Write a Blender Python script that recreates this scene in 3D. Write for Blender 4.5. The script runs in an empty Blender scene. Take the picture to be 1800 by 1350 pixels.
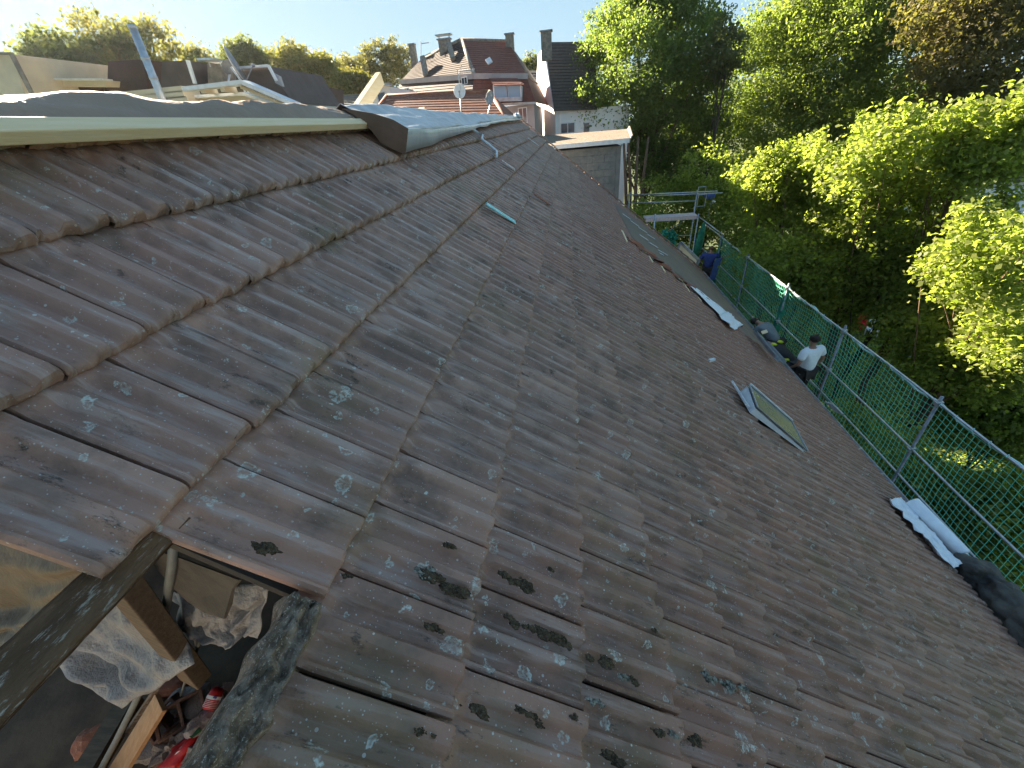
import bpy, bmesh, math, random
import numpy as np
from mathutils import Vector, Matrix, Quaternion, noise

random.seed(7)
rng = np.random.default_rng(11)
rad = math.radians
scene = bpy.context.scene

# ------------------------------------------------------------------ camera
# World: X runs horizontally down the roof slope, Y along the ridge, Z up,
# the photographer's lens is the origin.  The garden lies at Z = -12.
FPX = 715.27                      # focal length in pixels of an 1800 px wide frame
VIEW = Matrix(((0.990096, -0.004716, -0.140313),
               (0.115518, -0.540613, 0.833302),
               (-0.079785, -0.841258, -0.534714)))
cam_data = bpy.data.cameras.new('camera')
cam = bpy.data.objects.new('camera', cam_data)
scene.collection.objects.link(cam)
cx, cy, cz = VIEW.col[0], -VIEW.col[1], -VIEW.col[2]
cam.matrix_world = Matrix(((cx[0], cy[0], cz[0], 0), (cx[1], cy[1], cz[1], 0),
                           (cx[2], cy[2], cz[2], 0), (0, 0, 0, 1)))
cam_data.sensor_width = 36
cam_data.lens = FPX / 1800 * 36
cam_data.clip_start = 0.02
cam_data.clip_end = 2000
scene.camera = cam

# ------------------------------------------------------------------ sky and sun
SUN_EL, SUN_AZ = 22.0, -49.0      # azimuth measured from +Y towards +X
world = bpy.data.worlds.new('World')
scene.world = world
world.use_nodes = True
wn = world.node_tree
bg = wn.nodes['Background']
sky = wn.nodes.new('ShaderNodeTexSky')
sky.sky_type = 'NISHITA'
sky.sun_disc = False
sky.sun_elevation = rad(SUN_EL)
sky.sun_rotation = rad(SUN_AZ)
sky.air_density = 0.7
sky.dust_density = 0.15
sky.ozone_density = 3.0
# the photograph is a high dynamic range exposure: the whole sky goes through one soft shoulder
sep = wn.nodes.new('ShaderNodeSeparateColor')
com = wn.nodes.new('ShaderNodeCombineColor')
wn.links.new(sky.outputs[0], sep.inputs[0])
for ch, (knee, top) in enumerate(((1.2, 0.76), (1.3, 0.97), (1.5, 1.10))):
    ad = wn.nodes.new('ShaderNodeMath'); ad.operation = 'ADD'; ad.inputs[1].default_value = knee
    dv = wn.nodes.new('ShaderNodeMath'); dv.operation = 'DIVIDE'
    ml = wn.nodes.new('ShaderNodeMath'); ml.operation = 'MULTIPLY'; ml.inputs[1].default_value = top
    wn.links.new(sep.outputs[ch], ad.inputs[0])
    wn.links.new(sep.outputs[ch], dv.inputs[0])
    wn.links.new(ad.outputs[0], dv.inputs[1])
    wn.links.new(dv.outputs[0], ml.inputs[0])
    wn.links.new(ml.outputs[0], com.inputs[ch])
wn.links.new(com.outputs[0], bg.inputs[0])
bg.inputs[1].default_value = 0.15
sun_data = bpy.data.lights.new('sun', 'SUN')
sun_data.energy = 4.8
sun_data.angle = rad(0.5)
sun_data.color = (1.0, 0.86, 0.66)
sun = bpy.data.objects.new('sun', sun_data)
scene.collection.objects.link(sun)
sdir = Vector((math.sin(rad(SUN_AZ)) * math.cos(rad(SUN_EL)), math.cos(rad(SUN_AZ)) * math.cos(rad(SUN_EL)), math.sin(rad(SUN_EL))))
sun.rotation_euler = sdir.to_track_quat('Z', 'Y').to_euler()
sun.location = sdir * 60
scene.view_settings.view_transform = 'Standard'
scene.view_settings.look = 'None'
scene.view_settings.gamma = 1.0
scene.view_settings.use_curve_mapping = False
scene.view_settings.exposure = 2.85
scene.cycles.max_bounces = 10
scene.cycles.diffuse_bounces = 6
scene.cycles.transmission_bounces = 8
scene.cycles.transparent_max_bounces = 16
scene.cycles.use_denoising = True

GROUND = -12.0
COL = scene.collection

# ------------------------------------------------------------------ geometry of the place
PITCH = 0.68238
CP, SP = math.cos(PITCH), math.sin(PITCH)
EYE = 0.887                        # lens above the tile surface
C0, TL, TW = -1.2337, 0.335, 0.19368   # lower edge of the top course, gauge, tile width
GABLE = 16.2                       # where the roof ends at the far verge


def ray(px, py):
    return VIEW @ Vector(((px - 900) / FPX, (py - 675) / FPX, 1.0))


def at_x(px, py, X): r = ray(px, py); return r * (X / r.x)
def at_y(px, py, Y): r = ray(px, py); return r * (Y / r.y)
def at_z(px, py, Z): r = ray(px, py); return r * (Z / r.z)


def roof(s, u, n=0.0):
    n -= EYE
    return Vector((u * CP + n * SP, s, -u * SP + n * CP))


def at_roof(px, py, n=0.0):
    r = ray(px, py)
    t = (n - EYE) / (r.x * SP + r.z * CP)
    return r * t


# ------------------------------------------------------------------ materials
def new_mat(name):
    m = bpy.data.materials.new(name)
    m.use_nodes = True
    nt = m.node_tree
    return m, nt, nt.nodes['Principled BSDF'], nt.links


def mix_rgb(nt, fac, a, b, mode='MIX'):
    n = nt.nodes.new('ShaderNodeMix')
    n.data_type = 'RGBA'
    n.blend_type = mode
    for i, v in ((0, fac), (6, a), (7, b)):
        if isinstance(v, bpy.types.NodeSocket):
            nt.links.new(v, n.inputs[i])
        elif i == 0:
            n.inputs[0].default_value = v
        else:
            n.inputs[i].default_value = (*v[:3], 1)
    return n.outputs[2]


def math_node(nt, op, a, b=0.0, clamp=False):
    n = nt.nodes.new('ShaderNodeMath')
    n.operation = op
    n.use_clamp = clamp
    for i, v in ((0, a), (1, b)):
        if isinstance(v, bpy.types.NodeSocket):
            nt.links.new(v, n.inputs[i])
        else:
            n.inputs[i].default_value = v
    return n.outputs[0]


def ramp(nt, val, lo, hi):
    n = nt.nodes.new('ShaderNodeMapRange')
    n.interpolation_type = 'SMOOTHSTEP'
    nt.links.new(val, n.inputs[0])
    n.inputs[1].default_value = lo
    n.inputs[2].default_value = hi
    return n.outputs[0]


def noise_node(nt, vec, scale, detail=4, rough=0.55):
    n = nt.nodes.new('ShaderNodeTexNoise')
    n.inputs['Scale'].default_value = scale
    n.inputs['Detail'].default_value = detail
    n.inputs['Roughness'].default_value = rough
    if vec is not None:
        nt.links.new(vec, n.inputs['Vector'])
    return n.outputs[0]


def mapping(nt, vec, scale=(1, 1, 1), rot=(0, 0, 0)):
    n = nt.nodes.new('ShaderNodeMapping')
    nt.links.new(vec, n.inputs[0])
    n.inputs['Scale'].default_value = scale
    n.inputs['Rotation'].default_value = rot
    return n.outputs[0]


def position(nt):
    return nt.nodes.new('ShaderNodeNewGeometry').outputs['Position']


def bump(nt, bs, h, strength=0.4, dist=0.01):
    n = nt.nodes.new('ShaderNodeBump')
    n.inputs['Strength'].default_value = strength
    n.inputs['Distance'].default_value = dist
    nt.links.new(h, n.inputs['Height'])
    nt.links.new(n.outputs[0], bs.inputs['Normal'])


def surf(name, c1, c2=None, rough=0.7, scale=6.0, metal=0.0, bscale=None, bstr=0.3, bdist=0.01,
         stretch=(1, 1, 1), spot=None, spec=0.4, lo=0.35, hi=0.65):
    """noise-mottled surface: c1..c2 patches, optional spots, fine relief"""
    m, nt, bs, ln = new_mat(name)
    v = mapping(nt, position(nt), stretch)
    c2 = c2 or tuple(x * 0.7 for x in c1)
    f = ramp(nt, noise_node(nt, v, scale, 5, 0.6), lo, hi)
    col = mix_rgb(nt, f, c1, c2)
    if spot:
        f2 = ramp(nt, noise_node(nt, v, scale * 5.3, 5, 0.8), 0.54, 0.66)
        col = mix_rgb(nt, f2, col, spot)
    ln.new(col, bs.inputs['Base Color'])
    bs.inputs['Roughness'].default_value = rough
    bs.inputs['Metallic'].default_value = metal
    bs.inputs['Specular IOR Level'].default_value = spec
    bump(nt, bs, noise_node(nt, v, bscale or scale * 8, 4, 0.65), bstr, bdist)
    return m


def tile_material(name, per_object):
    m, nt, bs, ln = new_mat(name)
    pos = position(nt)
    if per_object:
        rnd = nt.nodes.new('ShaderNodeObjectInfo').outputs['Random']
    else:
        a = nt.nodes.new('ShaderNodeAttribute')
        a.attribute_name = 'rnd'
        rnd = a.outputs['Fac']
    big = noise_node(nt, pos, 0.55, 3)
    mid = noise_node(nt, pos, 5.0, 5, 0.65)
    # streaks that run down the slope (X-Z direction), fine across it
    streak = noise_node(nt, mapping(nt, pos, (2.5, 26, 2.5)), 1.6, 4, 0.6)
    col = mix_rgb(nt, ramp(nt, big, 0.40, 0.62), (0.425, 0.275, 0.205), (0.440, 0.255, 0.185))
    col = mix_rgb(nt, ramp(nt, rnd, 0.0, 1.0), mix_rgb(nt, 1.0, col, (0.80, 0.78, 0.80), 'MULTIPLY'),
                  mix_rgb(nt, 1.0, col, (1.05, 1.03, 1.03), 'MULTIPLY'))
    r2 = math_node(nt, 'FRACT', math_node(nt, 'MULTIPLY', rnd, 7.31))
    col = mix_rgb(nt, math_node(nt, 'MULTIPLY', ramp(nt, r2, 0.82, 1.0), 0.40), col, (0.38, 0.20, 0.15))
    col = mix_rgb(nt, math_node(nt, 'MULTIPLY', ramp(nt, mid, 0.42, 0.68), 0.85), col, (0.180, 0.120, 0.092))
    col = mix_rgb(nt, math_node(nt, 'MULTIPLY', ramp(nt, streak, 0.48, 0.66), 0.70), col, (0.46, 0.345, 0.30))
    # greenish brown growth in patches
    gr = ramp(nt, noise_node(nt, pos, 1.7, 4, 0.6), 0.54, 0.70)
    col = mix_rgb(nt, math_node(nt, 'MULTIPLY', gr, 0.5), col, (0.23, 0.175, 0.095))
    # the lower slope is browner and more stained than the tiles along the ridge
    sx = nt.nodes.new('ShaderNodeSeparateXYZ')
    ln.new(pos, sx.inputs[0])
    xw = math_node(nt, 'ADD', sx.outputs[0], math_node(nt, 'MULTIPLY', noise_node(nt, pos, 0.9, 3), 1.6))
    col = mix_rgb(nt, math_node(nt, 'MULTIPLY', ramp(nt, xw, -0.2, 1.6), 0.9), col, mix_rgb(nt, 1.0, col, (0.78, 0.70, 0.64), 'MULTIPLY'))
    yw = math_node(nt, 'ADD', sx.outputs[1], math_node(nt, 'MULTIPLY', noise_node(nt, pos, 0.5, 3), 5.0))
    red_ = math_node(nt, 'MULTIPLY', ramp(nt, xw, 0.6, 2.4), ramp(nt, yw, 4.5, 8.5))
    col = mix_rgb(nt, math_node(nt, 'MULTIPLY', red_, 0.6), col, (0.30, 0.145, 0.105))
    # dark crust
    dk = math_node(nt, 'MULTIPLY', ramp(nt, noise_node(nt, mapping(nt, pos, (1, 2.6, 1)), 8.5, 6, 0.8), 0.56, 0.68), ramp(nt, noise_node(nt, pos, 1.3, 3), 0.42, 0.56))
    col = mix_rgb(nt, math_node(nt, 'MULTIPLY', dk, 0.9), col, (0.04, 0.036, 0.028))
    # tiny pale specks of many sizes
    for vs, thr, rmx in ((75, 1.30, 0.26), (170, 1.12, 0.30)):
        vo = nt.nodes.new('ShaderNodeTexVoronoi')
        vo.inputs['Scale'].default_value = vs
        ln.new(pos, vo.inputs['Vector'])
        wv = nt.nodes.new('ShaderNodeSeparateColor')
        ln.new(vo.outputs['Color'], wv.inputs[0])
        spk = math_node(nt, 'LESS_THAN', vo.outputs['Distance'], math_node(nt, 'MULTIPLY', wv.outputs[1], rmx))
        dens = math_node(nt, 'GREATER_THAN', math_node(nt, 'ADD', wv.outputs[0], math_node(nt, 'MULTIPLY', noise_node(nt, pos, 3.5 if vs < 100 else 6.0, 4, 0.7), 0.9)), thr)
        spk = math_node(nt, 'MULTIPLY', spk, dens)
        col = mix_rgb(nt, math_node(nt, 'MULTIPLY', spk, math_node(nt, 'ADD', 0.25, math_node(nt, 'MULTIPLY', wv.outputs[2], 0.6))), col, (0.60, 0.60, 0.55))
    # crusty lichen rosettes with a bright rim
    warp = nt.nodes.new('ShaderNodeVectorMath')
    warp.operation = 'ADD'
    nn = nt.nodes.new('ShaderNodeTexNoise')
    nn.inputs['Scale'].default_value = 38
    nn.inputs['Detail'].default_value = 3
    ln.new(pos, nn.inputs['Vector'])
    sc = nt.nodes.new('ShaderNodeVectorMath')
    sc.operation = 'SCALE'
    ln.new(nn.outputs[1], sc.inputs[0])
    sc.inputs['Scale'].default_value = 0.045
    ln.new(pos, warp.inputs[0])
    ln.new(sc.outputs[0], warp.inputs[1])
    for vs, thr, rmax in ((6.0, 0.77, 0.24), (13.0, 0.74, 0.32), (27.0, 0.78, 0.36)):
        v2 = nt.nodes.new('ShaderNodeTexVoronoi')
        v2.inputs['Scale'].default_value = vs
        ln.new(warp.outputs[0], v2.inputs['Vector'])
        s2 = nt.nodes.new('ShaderNodeSeparateColor')
        ln.new(v2.outputs['Color'], s2.inputs[0])
        on = math_node(nt, 'GREATER_THAN', math_node(nt, 'ADD', s2.outputs[0], math_node(nt, 'MULTIPLY', ramp(nt, noise_node(nt, pos, 0.8, 2), 0.40, 0.60), 0.10)), thr + 0.06)
        rr = math_node(nt, 'MULTIPLY', s2.outputs[1], rmax)
        q = math_node(nt, 'DIVIDE', v2.outputs['Distance'], math_node(nt, 'ADD', rr, 0.02))
        disc = math_node(nt, 'SUBTRACT', 1.0, ramp(nt, q, 0.85, 1.05))
        rim = math_node(nt, 'MULTIPLY', disc, math_node(nt, 'ADD', 0.35, math_node(nt, 'MULTIPLY', ramp(nt, q, 0.45, 0.9), 0.65)))
        patch = math_node(nt, 'MULTIPLY', rim, ramp(nt, noise_node(nt, pos, 95, 4, 0.75), 0.42, 0.56))
        col = mix_rgb(nt, math_node(nt, 'MULTIPLY', patch, math_node(nt, 'MULTIPLY', on, 0.85)), col, (0.58, 0.62, 0.55))
    ln.new(col, bs.inputs['Base Color'])
    bs.inputs['Roughness'].default_value = 0.50
    bs.inputs['Specular IOR Level'].default_value = 0.38
    hgt = math_node(nt, 'ADD', noise_node(nt, pos, 90, 4, 0.7), math_node(nt, 'MULTIPLY', noise_node(nt, pos, 14, 3), 1.3))
    hgt = math_node(nt, 'ADD', hgt, math_node(nt, 'MULTIPLY', streak, 0.8))
    bump(nt, bs, hgt, 0.55, 0.004)
    return m


def leaf_material(name, dark, light, trans=0.45, gain=1.0):
    m, nt, bs, ln = new_mat(name)
    a = nt.nodes.new('ShaderNodeAttribute')
    a.attribute_name = 'rnd'
    col = mix_rgb(nt, a.outputs['Fac'], dark, light)
    ln.new(col, bs.inputs['Base Color'])
    bs.inputs['Roughness'].default_value = 0.55
    bs.inputs['Specular IOR Level'].default_value = 0.3
    tr = nt.nodes.new('ShaderNodeBsdfTranslucent')
    ln.new(mix_rgb(nt, 1.0, col, (1.5 * gain, 1.75 * gain, 0.7 * gain), 'MULTIPLY'), tr.inputs[0])
    mx = nt.nodes.new('ShaderNodeMixShader')
    mx.inputs[0].default_value = trans
    ln.new(bs.outputs[0], mx.inputs[1])
    ln.new(tr.outputs[0], mx.inputs[2])
    ln.new(mx.outputs[0], nt.nodes['Material Output'].inputs[0])
    return m


def wood_material(name, c1, c2, axis=1, rough=0.65, scale=4.0):
    st = [14, 14, 14]
    st[axis] = 0.8
    return surf(name, c1, c2, rough, scale, stretch=tuple(st), bscale=scale * 3, bstr=0.4, bdist=0.004, spec=0.15)


def glass_material(name, tint, rough=0.08):
    m, nt, bs, ln = new_mat(name)
    bs.inputs['Base Color'].default_value = (*tint, 1)
    bs.inputs['Roughness'].default_value = rough
    bs.inputs['Specular IOR Level'].default_value = 0.8
    bs.inputs['Metallic'].default_value = 0.0
    return m


M = dict(
    tile=tile_material('weathered_concrete_tile', True),
    tile_far=tile_material('weathered_concrete_tile_field', False),
    underlay=surf('bitumen_underlay', (0.05, 0.042, 0.035), (0.08, 0.065, 0.05), 0.8, 7),
    strip_brown=surf('brown_underlay', (0.19, 0.135, 0.11), (0.24, 0.17, 0.135), 0.75, 3, bscale=30),
    strip_slate=surf('slate_grey_sheet', (0.19, 0.145, 0.125), (0.155, 0.12, 0.10), 0.6, 4),
    new_wood=wood_material('fresh_spruce', (0.84, 0.64, 0.38), (0.88, 0.71, 0.47), 1),
    old_wood=wood_material('weathered_timber', (0.17, 0.105, 0.06), (0.34, 0.25, 0.18), 1, 0.85),
    rafter_wood=wood_material('dark_rafter', (0.15, 0.115, 0.08), (0.21, 0.16, 0.11), 0, 0.85),
    plank_wood=wood_material('orange_plank', (0.62, 0.34, 0.17), (0.70, 0.42, 0.22), 1),
    tarp=surf('grey_brown_tarp', (0.34, 0.235, 0.17), (0.28, 0.20, 0.145), 0.6, 4, bscale=14, bstr=0.5, bdist=0.02),
    tarp_light=surf('pale_blue_tarp', (0.26, 0.28, 0.33), (0.34, 0.33, 0.36), 0.45, 5, bscale=12, bstr=0.4, bdist=0.02),
    band=surf('pale_metallic_band', (0.62, 0.66, 0.72), (0.50, 0.54, 0.60), 0.3, 5, metal=0.3, bscale=9, bstr=0.5, bdist=0.02),
    silver=surf('silver_blue_membrane', (0.46, 0.48, 0.50), (0.33, 0.34, 0.36), 0.35, 4, metal=0.25, bscale=9, bstr=0.5, bdist=0.03),
    brown_face=surf('brown_membrane_underside', (0.15, 0.085, 0.055), (0.19, 0.11, 0.075), 0.6, 6),
    galv=surf('galvanised_steel', (0.58, 0.60, 0.62), (0.44, 0.46, 0.48), 0.38, 12, metal=0.75, bscale=40, bstr=0.1),
    galv_dull=surf('dull_galvanised_steel', (0.30, 0.32, 0.35), (0.2, 0.21, 0.24), 0.5, 12, metal=0.5, bscale=40, bstr=0.1),
    zinc=surf('zinc_sheet', (0.36, 0.39, 0.43), (0.26, 0.28, 0.31), 0.42, 5, metal=0.5, bscale=10, bstr=0.2),
    white_metal=surf('white_coated_metal', (0.72, 0.74, 0.76), (0.6, 0.62, 0.64), 0.35, 9, bstr=0.1),
    teal=surf('turquoise_glazed_strip', (0.25, 0.70, 0.74), (0.40, 0.80, 0.84), 0.25, 14, bstr=0.1),
    pink=surf('pale_pink_strip', (0.62, 0.47, 0.47), (0.70, 0.6, 0.6), 0.4, 14, bstr=0.1),
    clay=surf('orange_clay', (0.33, 0.13, 0.075), (0.25, 0.10, 0.06), 0.75, 12, spot=(0.45, 0.25, 0.17)),
    net=surf('green_net_cord', (0.16, 0.70, 0.48), (0.20, 0.74, 0.52), 0.55, 12, bstr=0.1),
    net_dark=surf('green_net_bundle', (0.015, 0.16, 0.10), (0.03, 0.26, 0.17), 0.7, 9, bscale=60, bstr=0.8, bdist=0.02),
    rope=surf('pale_border_rope', (0.45, 0.75, 0.74), (0.55, 0.8, 0.8), 0.6, 20),
    white_plastic=surf('white_plastic_film', (0.86, 0.89, 0.92), (0.78, 0.81, 0.85), 0.35, 9, bscale=22, bstr=0.4, bdist=0.01),
    black_plastic=surf('black_plastic_sack', (0.060, 0.052, 0.046), (0.090, 0.080, 0.070), 0.6, 9, bscale=18, bstr=0.6, bdist=0.02),
    board=surf('rough_weathered_board', (0.20, 0.12, 0.07), (0.10, 0.062, 0.04), 0.95, 3, spot=(0.40, 0.35, 0.29), stretch=(7, 1.2, 7), bscale=40, bstr=1.0, bdist=0.006, spec=0.05),
    mortar=surf('rough_mortar', (0.34, 0.25, 0.18), (0.13, 0.095, 0.065), 0.95, 26, spot=(0.60, 0.52, 0.42), bscale=75, bstr=1.0, bdist=0.012, spec=0.1),
    moss=surf('dark_moss', (0.15, 0.105, 0.065), (0.07, 0.05, 0.033), 0.95, 60, spot=(0.26, 0.24, 0.18), bscale=220, spec=0.1, bstr=1.0, bdist=0.01),
    moss_pale=surf('pale_moss_crust', (0.42, 0.39, 0.32), (0.055, 0.05, 0.038), 0.95, 50, spot=(0.5, 0.5, 0.45), bscale=160, bstr=1.0, bdist=0.01),
    film=surf('grey_plastic_sheet', (0.36, 0.35, 0.34), (0.27, 0.26, 0.25), 0.45, 7, stretch=(1, 1, 1), bscale=13, bstr=0.7, bdist=0.03),
    film_brown=surf('brown_dusty_sheet', (0.20, 0.155, 0.10), (0.14, 0.11, 0.07), 0.6, 4, bscale=9, bstr=0.6, bdist=0.03),
    cable=surf('grey_conduit', (0.24, 0.26, 0.24), (0.2, 0.21, 0.2), 0.5, 20, bstr=0.1),
    red=surf('red_plastic', (0.60, 0.02, 0.02), (0.48, 0.02, 0.02), 0.4, 14, bstr=0.1),
    label_white=surf('white_print', (0.75, 0.75, 0.72), (0.7, 0.7, 0.68), 0.5, 20, bstr=0.05),
    label_blue=surf('blue_print', (0.05, 0.08, 0.35), None, 0.5, 20, bstr=0.05),
    green_paint=surf('dark_green_box', (0.02, 0.12, 0.04), (0.03, 0.09, 0.03), 0.6, 20),
    paper=surf('crumpled_paper', (0.38, 0.33, 0.30), (0.28, 0.23, 0.2), 0.8, 14, bstr=0.6),
    brick=surf('broken_brick', (0.27, 0.15, 0.11), (0.20, 0.12, 0.09), 0.85, 14, spot=(0.36, 0.28, 0.24)),
    dust=surf('attic_floor_dust', (0.13, 0.095, 0.06), (0.08, 0.058, 0.04), 0.9, 5),
    cream=surf('cream_render', (0.62, 0.53, 0.38), (0.55, 0.47, 0.34), 0.85, 3),
    white_render=surf('white_render', (0.85, 0.86, 0.86), (0.80, 0.81, 0.82), 0.85, 2),
    pink_render=surf('pinkish_render', (0.42, 0.36, 0.36), (0.36, 0.31, 0.31), 0.85, 2),
    grey_render=surf('grey_render', (0.33, 0.32, 0.31), (0.28, 0.27, 0.26), 0.85, 2),
    white_paint=surf('white_paint', (0.72, 0.74, 0.76), (0.62, 0.63, 0.65), 0.5, 6),
    slate=surf('slate_cladding', (0.18, 0.185, 0.185), (0.14, 0.147, 0.15), 0.7, 5, bscale=20),
    slate2=surf('slate_cladding_pale', (0.195, 0.195, 0.19), (0.15, 0.155, 0.155), 0.7, 5, bscale=20),
    gravel=surf('mossy_gravel_roof', (0.24, 0.17, 0.12), (0.14, 0.11, 0.075), 0.95, 12, spot=(0.45, 0.42, 0.36), bscale=50, bstr=0.8, bdist=0.03),
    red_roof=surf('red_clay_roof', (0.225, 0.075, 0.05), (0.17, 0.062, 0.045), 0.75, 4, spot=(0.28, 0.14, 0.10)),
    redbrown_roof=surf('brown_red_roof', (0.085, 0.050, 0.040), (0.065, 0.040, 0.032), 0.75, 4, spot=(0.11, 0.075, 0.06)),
    orange_roof=surf('orange_red_roof', (0.30, 0.115, 0.065), (0.22, 0.09, 0.055), 0.75, 4, spot=(0.36, 0.19, 0.12)),
    dark_roof=surf('dark_brown_roof', (0.075, 0.058, 0.05), (0.10, 0.078, 0.068), 0.7, 4),
    grey_roof=surf('grey_brown_roof', (0.14, 0.125, 0.10), (0.11, 0.10, 0.085), 0.75, 4),
    chimney=surf('stained_chimney', (0.30, 0.26, 0.22), (0.17, 0.15, 0.13), 0.9, 5, bscale=20),
    pane=glass_material('dark_window_pane', (0.05, 0.07, 0.10)),
    pane_blue=glass_material('pale_curtained_pane', (0.22, 0.30, 0.42)),
    sky_pane=glass_material('greenish_roof_glass', (0.12, 0.14, 0.125), 0.25),
    bark=surf('bark', (0.19, 0.115, 0.07), (0.12, 0.075, 0.05), 0.9, 5, stretch=(4, 4, 0.8), bscale=14, bstr=0.7, bdist=0.03),
    bark_dark=surf('dark_bark', (0.075, 0.058, 0.042), (0.05, 0.04, 0.03), 0.9, 5, stretch=(4, 4, 0.8)),
    grass=surf('garden_grass', (0.060, 0.095, 0.030), (0.085, 0.095, 0.035), 0.9, 0.8, bscale=12, bstr=0.8, bdist=0.1),
    leaf_main=leaf_material('leaf_green', (0.095, 0.125, 0.048), (0.185, 0.215, 0.075), 0.55, 1.25),
    leaf_willow=leaf_material('leaf_bright_green', (0.115, 0.145, 0.045), (0.210, 0.230, 0.080), 0.55, 1.25),
    leaf_dark=leaf_material('leaf_dark', (0.100, 0.095, 0.050), (0.190, 0.150, 0.075), 0.45, 1.15),
    leaf_yellow=leaf_material('leaf_yellow_green', (0.145, 0.175, 0.045), (0.260, 0.270, 0.090), 0.60, 1.3),
    leaf_autumn=leaf_material('leaf_autumn', (0.12, 0.12, 0.05), (0.25, 0.19, 0.09), 0.5),
    leaf_olive=leaf_material('leaf_olive', (0.10, 0.11, 0.06), (0.19, 0.18, 0.09), 0.5),
    flap=surf('dark_torn_underlay', (0.12, 0.105, 0.085), (0.08, 0.072, 0.06), 0.8, 9),
    skin=surf('skin', (0.34, 0.18, 0.12), (0.30, 0.16, 0.11), 0.55, 14, bstr=0.05),
    hair=surf('dark_hair', (0.020, 0.013, 0.010), (0.035, 0.022, 0.016), 0.6, 60, bscale=200, bstr=0.6),
    hair_red=surf('reddish_hair', (0.22, 0.09, 0.045), (0.16, 0.07, 0.04), 0.6, 60, bscale=200, bstr=0.6),
    shirt_white=surf('white_cotton', (0.86, 0.87, 0.88), (0.80, 0.81, 0.84), 0.85, 9, bscale=14, bstr=0.6, bdist=0.015),
    shirt_grey=surf('grey_cotton', (0.15, 0.17, 0.19), (0.19, 0.21, 0.23), 0.85, 9, bscale=14, bstr=0.5, bdist=0.015),
    shirt_blue=surf('blue_cotton', (0.045, 0.065, 0.22), (0.06, 0.08, 0.27), 0.85, 9, bscale=14, bstr=0.5),
    trousers=surf('dark_trousers', (0.045, 0.035, 0.033), (0.03, 0.025, 0.025), 0.85, 9, bscale=18, bstr=0.5),
    trousers_grey=surf('charcoal_trousers', (0.06, 0.063, 0.075), (0.045, 0.047, 0.055), 0.85, 9, bscale=18, bstr=0.6, bdist=0.02),
    jacket=surf('black_jacket', (0.020, 0.018, 0.020), (0.035, 0.030, 0.032), 0.8, 9, bscale=18, bstr=0.6),
    neon=surf('neon_yellow_cloth', (0.62, 0.68, 0.02), (0.55, 0.62, 0.02), 0.6, 14),
    blue_box=surf('blue_paint', (0.06, 0.11, 0.30), (0.08, 0.13, 0.34), 0.5, 12),
)

# ------------------------------------------------------------------ builders


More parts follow.
